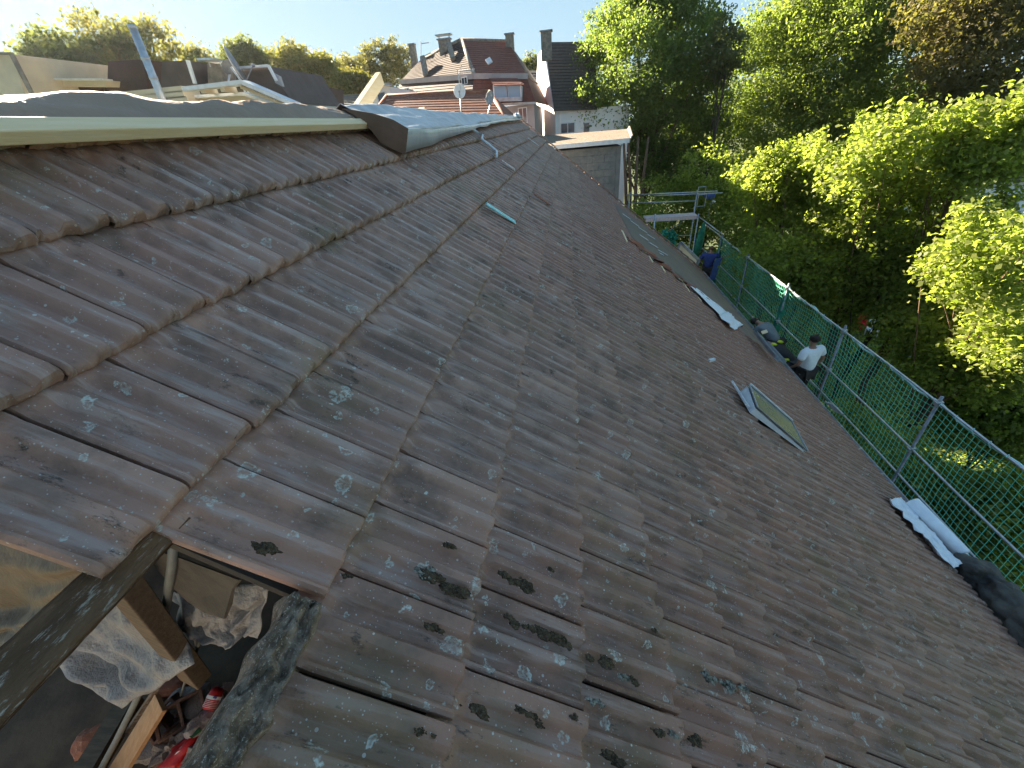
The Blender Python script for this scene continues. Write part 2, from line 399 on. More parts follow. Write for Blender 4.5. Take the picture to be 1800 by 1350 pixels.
class MB:
    """collects solids, then links them as ONE mesh object"""

    def __init__(self):
        self.v, self.f = [], []

    def add(self, verts, faces):
        o = len(self.v)
        self.v += [tuple(p) for p in verts]
        self.f += [tuple(i + o for i in f) for f in faces]
        return self

    def frame_box(self, o, ax, ay, az):
        """box from corner o with edge vectors ax, ay, az"""
        o, ax, ay, az = map(Vector, (o, ax, ay, az))
        vs = [o, o + ax, o + ax + ay, o + ay, o + az, o + ax + az, o + ax + ay + az, o + ay + az]
        return self.add(vs, [(0, 3, 2, 1), (4, 5, 6, 7), (0, 1, 5, 4), (1, 2, 6, 5), (2, 3, 7, 6), (3, 0, 4, 7)])

    def box(self, lo, hi):
        return self.frame_box(lo, (hi[0] - lo[0], 0, 0), (0, hi[1] - lo[1], 0), (0, 0, hi[2] - lo[2]))

    def beam(self, p, q, w, h, up=(0, 0, 1)):
        p, q = Vector(p), Vector(q)
        d = (q - p)
        z = Vector(up)
        x = d.cross(z)
        x = x.normalized() * w if x.length > 1e-6 else Vector((w, 0, 0))
        z = x.cross(d).normalized() * h
        return self.frame_box(p - x / 2 - z / 2, d, x, z)

    def tube(self, pts, r, n=8, cap=True):
        pts = [Vector(p) for p in pts]
        rs = r if isinstance(r, (list, tuple)) else [r] * len(pts)
        prev = None
        base = len(self.v)
        for i, p in enumerate(pts):
            d = (pts[min(i + 1, len(pts) - 1)] - pts[max(i - 1, 0)]).normalized()
            if prev is None:
                a = d.cross(Vector((0.13, 0.21, 1))).normalized()
                if a.length < 0.1:
                    a = Vector((1, 0, 0))
            else:
                a = (prev - d * prev.dot(d)).normalized()
            prev = a
            b = d.cross(a)
            for k in range(n):
                t = 2 * math.pi * k / n
                self.v.append(tuple(p + (a * math.cos(t) + b * math.sin(t)) * rs[i]))
        for i in range(len(pts) - 1):
            for k in range(n):
                a0 = base + i * n + k
                a1 = base + i * n + (k + 1) % n
                self.f.append((a0, a1, a1 + n, a0 + n))
        if cap:
            self.f.append(tuple(base + k for k in range(n))[::-1])
            self.f.append(tuple(base + (len(pts) - 1) * n + k for k in range(n)))
        return self

    def prism(self, poly, vec):
        """polygon (list of points) swept by vec, closed"""
        n = len(poly)
        vec = Vector(vec)
        a = [Vector(p) for p in poly]
        b = [p + vec for p in a]
        fs = [tuple(range(n)), tuple(range(2 * n - 1, n - 1, -1))]
        fs += [(i, i + n, (i + 1) % n + n, (i + 1) % n) for i in range(n)]
        return self.add(a + b, fs)

    def sheet(self, rows, thick=0.0):
        """grid of points rows[i][j]"""
        nr, nc = len(rows), len(rows[0])
        vs = [p for r in rows for p in r]
        fs = [(i * nc + j, i * nc + j + 1, (i + 1) * nc + j + 1, (i + 1) * nc + j) for i in range(nr - 1) for j in range(nc - 1)]
        return self.add(vs, fs)

    def blob(self, c, r, seed=0, amp=0.3, sub=2, squash=(1, 1, 1), rot=None):
        bm = bmesh.new()
        bmesh.ops.create_icosphere(bm, subdivisions=sub, radius=1.0)
        for v in bm.verts:
            d = 1 + amp * noise.noise(v.co * 1.7 + Vector((seed * 3.1, seed, 0))) * 1.6 + amp * .5 * noise.noise(v.co * 4.3 + Vector((0, seed * 5, 0)))
            v.co = Vector([v.co[i] * d * squash[i] * r for i in range(3)])
            if rot is not None:
                v.co = rot @ v.co
            v.co += Vector(c)
        bm.verts.index_update()
        self.add([v.co.copy() for v in bm.verts], [[v.index for v in f.verts] for f in bm.faces])
        bm.free()
        return self

    def build(self, name, mat, parent=None, smooth=False, bevel=0.0, solid=0.0):
        me = bpy.data.meshes.new(name)
        me.from_pydata(self.v, [], self.f)
        me.materials.append(mat)
        bm = bmesh.new()
        bm.from_mesh(me)
        bmesh.ops.recalc_face_normals(bm, faces=bm.faces)
        bm.to_mesh(me)
        bm.free()
        if smooth:
            me.polygons.foreach_set('use_smooth', [True] * len(me.polygons))
        o = bpy.data.objects.new(name, me)
        COL.objects.link(o)
        if parent is not None:
            adopt(o, parent)
        if solid:
            sm = o.modifiers.new('thickness', 'SOLIDIFY')
            sm.thickness = solid
        if bevel:
            bv = o.modifiers.new('bevel', 'BEVEL')
            bv.width = bevel
            bv.segments = 2
            bv.limit_method = 'ANGLE'
        return o


def world_of(o):
    m = o.matrix_basis.copy()
    if o.parent:
        m = world_of(o.parent) @ o.matrix_parent_inverse @ m
    return m


def adopt(o, parent):
    o.parent = parent
    o.matrix_parent_inverse = world_of(parent).inverted()


def tag(o, label=None, cat=None, group=None, kind=None):
    if label: o['label'] = label
    if cat: o['category'] = cat
    if group: o['group'] = group
    if kind: o['kind'] = kind
    return o


def thing(name, loc, label, cat, group=None):
    o = bpy.data.objects.new(name, None)
    o.empty_display_size = 0.2
    o.location = loc
    COL.objects.link(o)
    return tag(o, label, cat, group)


def lerp(a, b, t): return a + (b - a) * t
def fbm(p, o=0): return noise.fractal(Vector(p) + Vector((o, o * 1.7, 0)), 0.9, 2.1, 4)

# ------------------------------------------------------------------ ground
g = MB()
rows = []
for j in range(41):
    rows.append([(-400 + i * 20, -300 + j * 25, GROUND) for i in range(41)])
g.sheet(rows)
tag(g.build('ground', M['grass']), kind='structure')

# ------------------------------------------------------------------ the house whose roof we stand in
house = thing('house', roof(6.6, -1.4).xy.to_3d() + Vector((0, 0, GROUND)), 'large house whose long slope of weathered ribbed roof tiles fills the foreground', 'house')
S0 = -3.0                          # near end of the roof
HOLE_S, HOLE_U = 0.42, (-0.60, 0.075)
roofm = MB()


def roof_slab(s0, s1, u0, u1, n=-0.098, t=0.02):
    roofm.frame_box(roof(s0, u0, n - t), roof(s1, u0, n - t) - roof(s0, u0, n - t), roof(s0, u1, n - t) - roof(s0, u0, n - t), roof(s0, u0, n) - roof(s0, u0, n - t))


EAVE_U = C0 + 25 * TL
RIDGE_U = -1.385
roof_slab(HOLE_S, GABLE, RIDGE_U, EAVE_U - 0.05)
roof_slab(S0, HOLE_S, HOLE_U[1], EAVE_U - 0.05)
roof_slab(S0, HOLE_S, RIDGE_U, HOLE_U[0])
roofp = roofm.build('roof', M['underlay'], house)
# far slope behind the ridge
A = roof(0, RIDGE_U, -0.03)
far = MB()


def far_slab(y0, y1, d0, d1):
    """part of the far slope between the distances d0 and d1 below the ridge"""
    far.frame_box((A.x - d0 * CP, y0, A.z - d0 * SP - 0.02), (0, y1 - y0, 0), (-(d1 - d0) * CP, 0, -(d1 - d0) * SP), (-0.02 * SP, 0, 0.02 * CP))


# added unseen opening in the far slope that lets daylight into the attic
far_slab(1.2, GABLE, 0.0, 7.0)
far_slab(S0, 1.2, 0.0, 0.25)
far_slab(S0, 1.2, 4.4, 7.0)
far.build('far_slope', M['redbrown_roof'], house)
# walls, gable and attic floor
w = MB()
E_ = roof(0, EAVE_U, -0.1)
xw1, xw0 = E_.x - 0.35, A.x * 2 - E_.x + 0.35
w.box((xw0, S0 + 0.1, GROUND), (xw1, S0 + 0.4, E_.z - 0.1))
w.box((xw0, GABLE - 0.45, GROUND), (xw1, GABLE - 0.15, E_.z - 0.1))
w.box((xw0, S0 + 0.4, GROUND), (xw0 + 0.3, GABLE - 0.45, E_.z - 0.1))
w.box((xw1 - 0.3, S0 + 0.4, GROUND), (xw1, GABLE - 0.45, E_.z - 0.1))
for y in (S0 + 0.1, GABLE - 0.45):
    w.prism([(xw0, y, E_.z - 0.1), (xw1, y, E_.z - 0.1), (A.x, y, A.z - 0.12)], (0, 0.3, 0))
w.build('wall', M['grey_render'], house)
af = MB()
ATTIC = -2.62
af.box((-4.6, S0 + 0.4, ATTIC - 0.15), (1.35, GABLE - 0.5, ATTIC))
af.build('attic_floor', M['dust'], house)

# roof tiles ---------------------------------------------------------------
PROFILE = [(0.0, -0.012), (0.004, -0.002), (0.010, 0.0), (0.036, 0.0), (0.041, -0.005), (0.047, -0.020), (0.053, -0.025), (0.079, -0.025),
           (0.084, -0.020), (0.090, -0.005), (0.095, 0.0), (0.116, 0.0), (0.121, -0.005), (0.127, -0.020), (0.133, -0.025),
           (0.163, -0.025), (0.169, -0.020), (0.174, -0.008), (0.180, -0.006), (0.1865, -0.014)]


def tile_arrays(lod, var=0, short=False, raised=False):
    """ribbed interlocking tile; local x across, y down the slope (lower edge y=0), z out"""
    if lod == 0:
        prof = PROFILE
        ys = [0.0, -0.0015, -0.005, -0.010, -0.017, -0.025, -0.04, -0.10, -0.17, -0.25, -0.29, -0.302, -0.312, -0.322, -0.335, -0.385]
    else:
        prof = [PROFILE[i] for i in (0, 2, 4, 6, 8, 9, 11, 13, 15, 17, 19)]
        ys = [0.0, -0.004, -0.012, -0.03, -0.26, -0.305, -0.385]
    if short: ys = [y for y in ys if y > -0.05] + [-0.09, -0.13]
    vs, fs = [], []
    r = random.Random(var)
    chips = [(r.uniform(0, 0.19), r.uniform(0.006, 0.018), r.uniform(0.001, 0.006)) for _ in range(3)] if lod == 0 else []
    for y in ys:
        t = min(1.0, max(0.0, (-y - 0.292) / 0.038))
        t = t * t * (3 - 2 * t)
        for x, z in prof:
            zz = z * (1 - t) + (-0.006 * t)
            zz += 0.046 * (y / TL)
            ey = max(0.0, 1 + y / (0.012 if raised else 0.028))
            zz -= (0.009 if raised else 0.018) * (1 - math.sqrt(max(0.0, 1 - ey * ey)))
            yy = y
            for cx_, cw, cd in chips:
                if abs(x - cx_) < cw and y > -0.01:
                    yy -= cd
            if lod == 0:
                zz += 0.0009 * noise.noise(Vector((x * 30, y * 22, var * 5.0)))
            vs.append((x, yy, zz))
    nc = len(prof)
    for i in range(len(ys) - 1):
        for j in range(nc - 1):
            a = i * nc + j
            fs.append((a, a + nc, a + nc + 1, a + 1))
    # front lip and the two sides
    b = len(vs)
    for j, (x, z) in enumerate(prof):
        vs.append((x, vs[j][1] - 0.003, (-0.030 if raised else -0.045) + z * (0.5 if raised else 0.25)))
    for j in range(nc - 1):
        fs.append((j, j + 1, b + j + 1, b + j))
    b2 = len(vs)
    for i, y in enumerate(ys):
        vs.append((prof[0][0], y, 0.046 * (y / TL) - 0.030))
    for i, y in enumerate(ys):
        vs.append((prof[-1][0], y, 0.046 * (y / TL) - 0.030))
    for i in range(len(ys) - 1):
        fs.append((i * nc, b2 + i, b2 + i + 1, (i + 1) * nc))
        fs.append((i * nc + nc - 1, (i + 1) * nc + nc - 1, b2 + len(ys) + i + 1, b2 + len(ys) + i))
    return vs, fs


BASIS = Matrix(((0, CP, SP), (-1, 0, 0), (0, -SP, CP)))   # columns: tile x, y, z in the world
variants = []
for k in range(20):
    vs, fs = tile_arrays(0, k, raised=k >= 10)
    me = bpy.data.meshes.new('roof_tile')
    me.from_pydata(vs, [], fs)
    me.materials.append(M['tile'])
    me.polygons.foreach_set('use_smooth', [True] * len(me.polygons))
    try:
        me.set_sharp_from_angle(angle=rad(32))
    except Exception:
        pass
    variants.append(me)

INV = VIEW.transposed()


def pixel(P):
    c = INV @ Vector(P)
    if c.z <= 0.02: return None
    return 900 + FPX * c.x / c.z, 675 + FPX * c.y / c.z


# stripped patch of the roof, the skylight and the missing tiles
def is_missing(k, sa, sb):
    sm, u = (sa + sb) / 2, C0 + (k - 0.5) * TL
    if k == 4 and sm < 0.38: return True
    if k == 3 and sm < 0.27: return True
    if 8.65 < sm < 15.3 and 2.45 < u and k <= 25 and not (sm > 14.6 and u < 3.4): return True
    if 3.50 < sm < 3.80 and 3.08 < u < 3.66: return True
    return False


tiles = []
for k in range(0, 26):
    off = (0.10 if k % 2 else 0.013) + 0.004 * math.sin(k * 2.3)
    j0 = int((S0 - off) / TW)
    for j in range(j0, int((GABLE - off) / TW)):
        far_edge = off + (j + 1) * TW
        near_edge = off + j * TW
        if near_edge < S0 + 0.05 or far_edge > GABLE + 0.01: continue
        if is_missing(k, near_edge, far_edge): continue
        sag = 0.006 * math.sin(near_edge * 1.3 + k) + 0.010 * noise.noise(Vector((near_edge * 0.5, k * 0.16, 3)))
        ds, du, dn = random.gauss(0, 0.0013), random.gauss(0, 0.0018), sag * 0.5 + random.gauss(0, 0.0012)
        if random.random() < 0.03: du += random.uniform(0.003, 0.008)
        pos = roof(far_edge + ds, C0 + k * TL + du, dn)
        rot = Matrix.Rotation(random.gauss(0, 0.0035), 3, 'Z') @ Matrix.Rotation(random.gauss(0, 0.004), 3, 'X') @ Matrix.Rotation(random.gauss(0, 0.008), 3, 'Y')
        c = roof((near_edge + far_edge) / 2, C0 + (k - 0.5) * TL)
        px = pixel(c)
        area = 0.0
        if k > 0 and px and -80 < px[0] < 1880 and 100 < px[1] < 1450:
            area = abs(c.normalized().dot(Vector((SP, 0, CP)))) / c.length_squared
        tiles.append((area, pos, rot, k))
tiles.sort(key=lambda t: -t[0])
NEAR = 300
for i, (area, pos, rot, k) in enumerate(tiles[:NEAR]):
    o = bpy.data.objects.new('roof_tile', random.choice(variants[10:] if k >= 4 else variants[:10]))
    COL.objects.link(o)
    m = (BASIS @ rot).to_4x4()
    m.translation = pos
    o.matrix_basis = m
    adopt(o, roofp)
fv, ff = tile_arrays(1)
fv0, ff0 = tile_arrays(0)
sv, sf = tile_arrays(1, 0, True)
fvr, ffr = tile_arrays(1, 0, raised=True)
fvr0, ffr0 = tile_arrays(0, 0, raised=True)
verts, faces, rnds = [], [], []
for area, pos, rot, k in tiles[NEAR:]:
    v_, f_ = (sv, sf) if k == 0 else (fvr0, ffr0) if area > 0.022 and k >= 4 else (fv0, ff0) if area > 0.022 else (fvr, ffr) if k >= 4 else (fv, ff)
    m = np.array(BASIS @ rot)
    a = np.array(v_) @ m.T + np.array(pos)
    o = len(verts) and sum(len(x) for x in verts)
    verts.append(a)
    faces.append((o, f_))
    rnds += [random.random()] * len(f_)
me = bpy.data.meshes.new('roof_tile_field')
me.from_pydata(np.concatenate(verts).tolist(), [], [tuple(i + o for i in f) for o, fl in faces for f in fl])
me.materials.append(M['tile_far'])
at_ = me.attributes.new('rnd', 'FLOAT', 'FACE')
at_.data.foreach_set('value', rnds)
me.polygons.foreach_set('use_smooth', [True] * len(me.polygons))
try:
    me.set_sharp_from_angle(angle=rad(32))
except Exception:
    pass
o = bpy.data.objects.new('roof_tile_field', me)
COL.objects.link(o)
adopt(o, roofp)
tag(o, kind='stuff')

# verge capping tiles along the far gable
for k in range(0, 26):
    u1 = C0 + k * TL + 0.01
    b = MB()
    p0, p1 = roof(GABLE + 0.005, u1 - TL - 0.04, 0.004), roof(GABLE + 0.005, u1, 0.030)
    b.beam(p0 + Vector((0, 0.05, 0)), p1 + Vector((0, 0.05, 0)), 0.11, 0.035, up=(SP, 0, CP))
    b.build('verge_tile', M['tile'], roofp, bevel=0.008)

# eave board and half-round gutter with brackets
gut = MB()
gp = roof(0, EAVE_U + 0.035, -0.10)
rows = []
for y in np.linspace(S0, GABLE, 60):
    row = []
    for a in np.linspace(0.05 * math.pi, 0.95 * math.pi, 9):
        row.append((gp.x + 0.075 - 0.075 * math.cos(a) - 0.0, y, gp.z - 0.075 * math.sin(a)))
    rows.append(row)
gut.sheet(rows)
go = gut.build('gutter', M['zinc'], house, smooth=True, solid=0.002)
bd = MB()
bd.tube([(gp.x + 0.152, S0, gp.z), (gp.x + 0.152, GABLE, gp.z)], 0.010, 6)
bd.build('rim_bead', M['galv'], go)
for y in np.arange(0.5, GABLE, 0.62):
    b = MB()
    b.beam((gp.x - 0.02, y, gp.z + 0.006), (gp.x + 0.16, y, gp.z + 0.006), 0.022, 0.004)
    b.build('gutter_bracket', M['galv'], go)
eb = MB()
eb.frame_box(roof(S0, EAVE_U - 0.05, -0.20), (0, GABLE - S0, 0), (0.03, 0, 0), (0, 0, 0.10))
eb.build('fascia_board', M['old_wood'], house)

# battens and rafters that show in the hole
for u, s1, hw in ((-0.232, 0.46, 0.036), (0.10, 0.46, 0.028), (-0.57, 0.46, 0.028)):
    rows = []
    for i in range(130):
        s = lerp(-1.0, s1, i / 129)
        row = []
        for q, (du_, dn_) in enumerate(((-1, -1), (-1, -.2), (-1, .6), (-.85, 1), (-.4, 1), (0, 1), (.4, 1), (.85, 1), (1, .6), (1, -.2), (1, -1), (0, -1), (-1, -1))):
            e_ = 0.0035 * noise.noise(Vector((s * 9, q % 12 * 0.7, u))) + 0.0018 * noise.noise(Vector((s * 60, q % 12 * 1.3, 2)))
            row.append(roof(s, u + hw * du_ + e_, -0.077 + 0.015 * dn_ + e_))
        rows.append(row)
    b = MB()
    b.sheet(rows)
    b.build('batten', M['board'], roofp)
for s in (-0.55, 0.60):
    b = MB()
    b.frame_box(roof(s, -1.3, -0.27), (0, 0.075, 0), roof(s, 1.5, -0.27) - roof(s, -1.3, -0.27), roof(s, -1.3, -0.12) - roof(s, -1.3, -0.27))
    b.build('rafter', M['rafter_wood'], roofp, bevel=0.004)
b = MB()
b.beam(at_z(185, 985, -0.88), at_z(345, 1190, -1.75), 0.06, 0.09)
b.build('rafter', M['rafter_wood'], house, bevel=0.004)
b = MB()
fl_px = [(238, 962, -.93), (300, 975, -.95), (420, 1020, -.97), (408, 1035, -1.03), (404, 1062, -1.10), (393, 1088, -1.16), (360, 1078, -1.2), (330, 1058, -1.18), (300, 1030, -1.1), (268, 990, -1.0)]
b.prism([at_z(*q) for q in fl_px], (0.004, 0.004, -0.004))
b.build('torn_underlay', M['flap'], roofp)

# mortar smeared along the edge of the hole
b = MB()
rows = []
for i in range(90):
    s = lerp(0.385, -0.15, i / 89)
    row = []
    for j in range(19):
        t = j / 18
        wob = 0.012 * noise.noise(Vector((s * 14, 3.3, 0)))
        u = lerp(0.036, 0.115, t) + wob + 0.018 * noise.noise(Vector((s * 22, t * 2, 8))) * (1 if j in (0, 18) else .6)
        edge = min(t, 1 - t) * 2
        n = -0.030 + 0.040 * min(1, edge * 2.2) + 0.042 * noise.noise(Vector((s * 24, t * 4, 1))) + 0.020 * noise.noise(Vector((s * 60, t * 9, 5))) + 0.006 * noise.noise(Vector((s * 160, t * 30, 9)))
        if j == 0: n = -0.075
        row.append(roof(s, u, n))
    rows.append(row)
b.sheet(rows)
b.build('mortar_edge', M['mortar'], roofp, smooth=True)

# moss and dirt clumps sitting in the troughs of the nearest tiles
up_n = Vector((SP, 0, CP))
clumps = [((742, 1005), .020, 1), ((770, 1020), .022, 0), ((795, 1038), .022, 0), ((905, 1022), .018, 0), ((925, 1030), .020, 0), ((965, 1000), .010, 0),
          ((900, 1092), .016, 0), ((930, 1103), .014, 0), ((962, 1115), .020, 0), ((990, 1128), .018, 0), ((762, 1105), .014, 0), ((462, 962), .016, 0),
          ((1066, 1165), .022, 0), ((1095, 1190), .016, 1), ((1115, 1195), .013, 0), ((1250, 1195), .022, 1), ((1280, 1205), .022, 1), ((1155, 1285), .017, 0), ((1218, 1300), .020, 0), ((1180, 1290), .012, 1),
          ((832, 1243), .016, 0), ((940, 1262), .014, 0), ((1080, 1335), .020, 0), ((470, 957), .008, 0), ((790, 960), .012, 0), ((1040, 1158), .012, 0), ((1048, 1235), .014, 1),
          ((750, 1290), .010, 0), ((1305, 1210), .016, 1), ((610, 1012), .008, 0), ((1010, 1262), .009, 0), ((1150, 1108), .008, 0)]
for i, (q, r, pale) in enumerate(clumps):
    P = at_roof(q[0], q[1], -0.004)
    b = MB()
    lay = Matrix(((CP, 0, SP), (0, 1, 0), (-SP, 0, CP)))
    for j in range(9):
        dv = Vector((CP, 0, -SP)) * random.gauss(0, 0.75) * r + Vector((0, 1, 0)) * random.gauss(0, 0.22) * r
        b.blob(P + dv, r * (random.uniform(0.45, 0.8) if j < 4 else random.uniform(0.08, 0.3)), i * 17 + j, 0.75, 3 if j < 4 else 1, (1.1, 0.6, 0.36), lay)
    b.build('moss_clump', M['moss_pale' if pale else 'moss'], roofp, smooth=True)

# ------------------------------------------------------------------ stripped patch near the far gable
b = MB()
rows = []
for i in range(30):
    s = lerp(8.62, 16.1, i / 29)
    rows.append([roof(s, lerp(2.35, EAVE_U - 0.02, j / 20), -0.030 + 0.012 * noise.noise(Vector((s * 1.1, j * 0.4, 0)))) for j in range(21)])
b.sheet(rows)
b.build('bare_membrane', M['strip_brown'], roofp, smooth=True)
b = MB()
rows = []
for i in range(12):
    s = lerp(9.6, 13.6, i / 11)
    rows.append([roof(s, lerp(2.55, 4.45, j / 6), -0.020) for j in range(7)])
b.sheet(rows)
b.build('membrane_overlap', M['strip_slate'], roofp)
for (a, c) in (((1095, 376), (1108, 385)), ((1109, 388), (1123, 398)), ((1123, 400), (1137, 409)), ((1138, 412), (1151, 420)),
               ((1125, 413), (1139, 422)), ((1141, 426), (1156, 435)), ((1158, 440), (1173, 448)), ((1160, 445), (1166, 448))):
    b = MB()
    b.beam(at_roof(*a, 0.0), at_roof(*c, 0.0), 0.05, 0.012, up=(SP, 0, CP))
    b.build('pale_strip', M['white_metal'], roofp)
# torn edge: battens, loose tiles standing askew
for k in range(11, 21):
    u = C0 + k * TL
    b = MB()
    b.beam(roof(8.3, u - 0.3, -0.02), roof(9.15 + 0.25 * random.random(), u - 0.3 + 0.02, -0.02), 0.05, 0.028, up=(SP, 0, CP))
    b.build('batten', M['new_wood' if k % 3 else 'clay'], roofp)
for i in range(16):
    u = lerp(2.6, 5.5, i / 15)
    m = (BASIS @ Matrix.Rotation(random.uniform(-0.5, 0.5), 3, 'Z') @ Matrix.Rotation(random.uniform(-0.28, 0.1), 3, 'Y') @ Matrix.Rotation(random.uniform(-0.05, 0.2), 3, 'X')).to_4x4()
    m.translation = roof(8.86 + random.uniform(-0.05, 0.14), u, 0.045 + random.uniform(0, 0.03))
    me2 = variants[i % 10]
    if i % 2 == 0:
        me2 = variants[i % 10].copy()
        me2.materials[0] = M['clay']
    o = bpy.data.objects.new('loose_tile', me2)
    COL.objects.link(o)
    o.matrix_basis = m
    adopt(o, roofp)

# ------------------------------------------------------------------ coloured strips lying in the tile troughs


def strip(name, pts, w, mat, label, cat, h=0.012):
    b = MB()
    for a, c in zip(pts[:-1], pts[1:]):
        b.beam(a, c, w, h, up=(SP, 0, CP))
    o = b.build(name, mat, bevel=0.003)
    tag(o, label, cat)
    return o


up_ = Vector((SP, 0, CP))
strip('glazed_strip', [at_roof(855, 358, 0.012), at_roof(906, 391, 0.012)], 0.06, M['teal'], 'bright turquoise strip lying across one tile course', 'metal strip')
strip('metal_strip', [at_roof(882, 282, 0.012), at_roof(905, 298, 0.012)], 0.045, M['pink'], 'pale pinkish strip below the bent white pipe', 'metal strip')
strip('metal_strip', [at_roof(929, 243, 0.012), at_roof(947, 256, 0.012)], 0.045, M['white_metal'], 'short pale strip near the far end of the ridge', 'metal strip')
strip('clay_patch_strip', [at_roof(938, 340, 0.008), at_roof(966, 359, 0.008)], 0.07, M['clay'], 'reddish bare clay strip right of the turquoise one', 'tile strip')
b = MB()
b.tube([at_roof(832, 228, 0.03), at_roof(848, 238, 0.03), at_roof(847, 245, 0.03), at_roof(858, 253, 0.03), at_roof(873, 266, 0.03), at_roof(873, 276, 0.02)], 0.018, 8)
tag(b.build('bent_pipe', M['white_metal'], smooth=True), 'thin white bent pipe running from the ridge sheet down the tiles', 'pipe')

# ------------------------------------------------------------------ fresh timber on the ridge
b = MB()
p0, p1 = roof(-0.6, -1.212, 0.022), roof(3.47, -1.232, 0.012)
dy = p1 - p0
b.frame_box(p0, dy, roof(0, -1.155, 0.022) - roof(0, -1.212, 0.022), Vector((SP, 0, CP)) * 0.042)
tag(b.build('timber_beam', M['new_wood'], bevel=0.004), 'fresh pale squared timber laid along the near ridge', 'beam')

# dark tarp humped over the near ridge
prof = [(-60, 180), (0, 171), (60, 166), (110, 161), (150, 160), (210, 163), (290, 177), (330, 184), (380, 180), (430, 177), (480, 181), (520, 185), (580, 191), (640, 196), (690, 204)]
rows = []
crest = [at_x(px, py, -1.62) for px, py in prof]
crest = [Vector((-1.62, -0.8, crest[0].z))] + crest
for i in range(len(crest) - 1):
    for q in range(4):
        c = crest[i].lerp(crest[i + 1], q / 4)
        c.z += 0.006 * noise.noise(Vector((c.y * 7, 0, 0)))
        F = roof(c.y, -1.225, 0.03)
        row = []
        for j in range(9):
            t = j / 8
            P = F.lerp(c, t)
            P.z += 0.035 * math.sin(math.pi * t) * (0.6 + noise.noise(Vector((c.y * 2.2, t * 2, 4)))) + 0.012 * noise.noise(Vector((c.y * 5 + t * 5, t * 3, 1)))
            row.append(P)
        for j in range(1, 8):
            t = j / 7
            row.append(c + Vector((-0.9 * t, 0, -0.10 * t - 0.62 * t * t)))
        rows.append(row)
b = MB()
b.sheet(rows)
tag(b.build('tarpaulin', M['tarp'], smooth=True, solid=0.004), 'dark grey tarpaulin humped over the near ridge behind the timber', 'tarp')
# paler fold of sheeting just behind the timber
top = [(-40, 186), (0, 183), (80, 186), (150, 192), (240, 199), (330, 205), (352, 208)]
rows = []
for px, py in top:
    a = at_x(px, py, -1.57)
    f = roof(a.y, -1.30, 0.0)
    rows.append([f.lerp(a, t) + Vector((0, 0, 0.012 * math.sin(t * 3 + px * .05))) for t in (0, 0.33, 0.66, 1.0)])
b = MB()
b.sheet(rows)
tag(b.build('sheet_fold', M['tarp_light'], smooth=True, solid=0.004), 'pale bluish fold of sheeting between timber and dark tarpaulin', 'tarp')

# silvery ridge membrane from s = 3.35 to the far gable
KEYS = [(3.35, [(-1.395, .055), (-1.307, .063), (-1.15, .135), (-.918, .194), (-.866, .035)]),
        (4.2, [(-1.395, .07), (-1.33, .07), (-1.16, .11), (-.955, .145), (-.915, .033)]),
        (5.5, [(-1.395, .05), (-1.34, .055), (-1.17, .085), (-1.03, .10), (-.985, .032)]),
        (7.2, [(-1.395, .045), (-1.35, .05), (-1.2, .06), (-1.11, .06), (-1.06, .035)]),
        (10.5, [(-1.395, .06), (-1.37, .065), (-1.29, .06), (-1.22, .05), (-1.18, .035)]),
        (15.9, [(-1.395, .06), (-1.385, .065), (-1.34, .06), (-1.30, .05), (-1.26, .03)])]


def ridge_section(s):
    for (s0, a), (s1, c) in zip(KEYS[:-1], KEYS[1:]):
        if s <= s1 + 1e-6:
            t = (s - s0) / (s1 - s0)
            return [(lerp(p[0], q[0], t), lerp(p[1], q[1], t)) for p, q in zip(a, c)]


rows, band = [], []
for i in range(110):
    s = lerp(3.35, 15.9, (i / 109) ** 1.35)
    sec = ridge_section(s)
    row = []
    top0 = roof(s, sec[0][0], sec[0][1])
    for t in (1.0, 0.6, 0.25):
        row.append(top0 + Vector((-1.1 * t, 0, -0.80 * t)))
    for j in range(3):
        for q in range(4):
            u, n = (lerp(sec[j][m], sec[j + 1][m], q / 4) for m in (0, 1))
            wob = 0.026 * noise.noise(Vector((s * 1.6 + u * 6, u * 9, 2))) + 0.010 * noise.noise(Vector((s * 7, u * 9, 5)))
            row.append(roof(s, u, n + wob * (0.4 if i < 2 else 1)))
    e = roof(s, sec[3][0] + 0.006 * noise.noise(Vector((s * 3, 0, 0))), sec[3][1])
    row.append(e)
    rows.append(row)
    f = roof(s, sec[4][0] + 0.02 * noise.noise(Vector((s * 1.3, 9, 0))), sec[4][1])
    band.append([e, e.lerp(f, 0.5) + Vector((0.006 * noise.noise(Vector((s * 4, 1, 0))), 0, 0)), f])
rm = thing('ridge_membrane', roof(9.6, -1.38, 0), 'silvery blue membrane draped along the ridge to the far gable', 'roofing membrane')
b = MB()
b.sheet(rows)
b.build('top_sheet', M['silver'], rm, smooth=True, solid=0.003)
b = MB()
b.sheet(band)
b.build('side_band', M['band'], rm, smooth=True, solid=0.003)
b = MB()
facepx = [(600, 190), (620, 193), (655, 199), (690, 210), (717, 226), (712, 272), (690, 262), (668, 250), (655, 232), (640, 216), (622, 203)]
b.prism([at_y(px, py, 3.342) for px, py in facepx], (0, 0.012, 0))
b.build('end_flap', M['brown_face'], rm)
# scraps of batten poking above the ridge
for q0, q1, m, lb in (((733, 203), (742, 191), 'new_wood', 'tan batten end poking over the ridge membrane'), ((790, 205), (794, 198), 'clay', 'small red tile corner poking over the ridge membrane'),
                      ((852, 206), (855, 201), 'clay', 'tiny red tile corner near the grey satellite dish')):
    b = MB()
    b.beam(at_x(*q0, -1.75), at_x(*q1, -1.75), 0.07 if m == 'new_wood' else 0.10, 0.03, up=(0, 1, 0.3))
    tag(b.build('batten_scrap', M[m]), lb, 'batten')
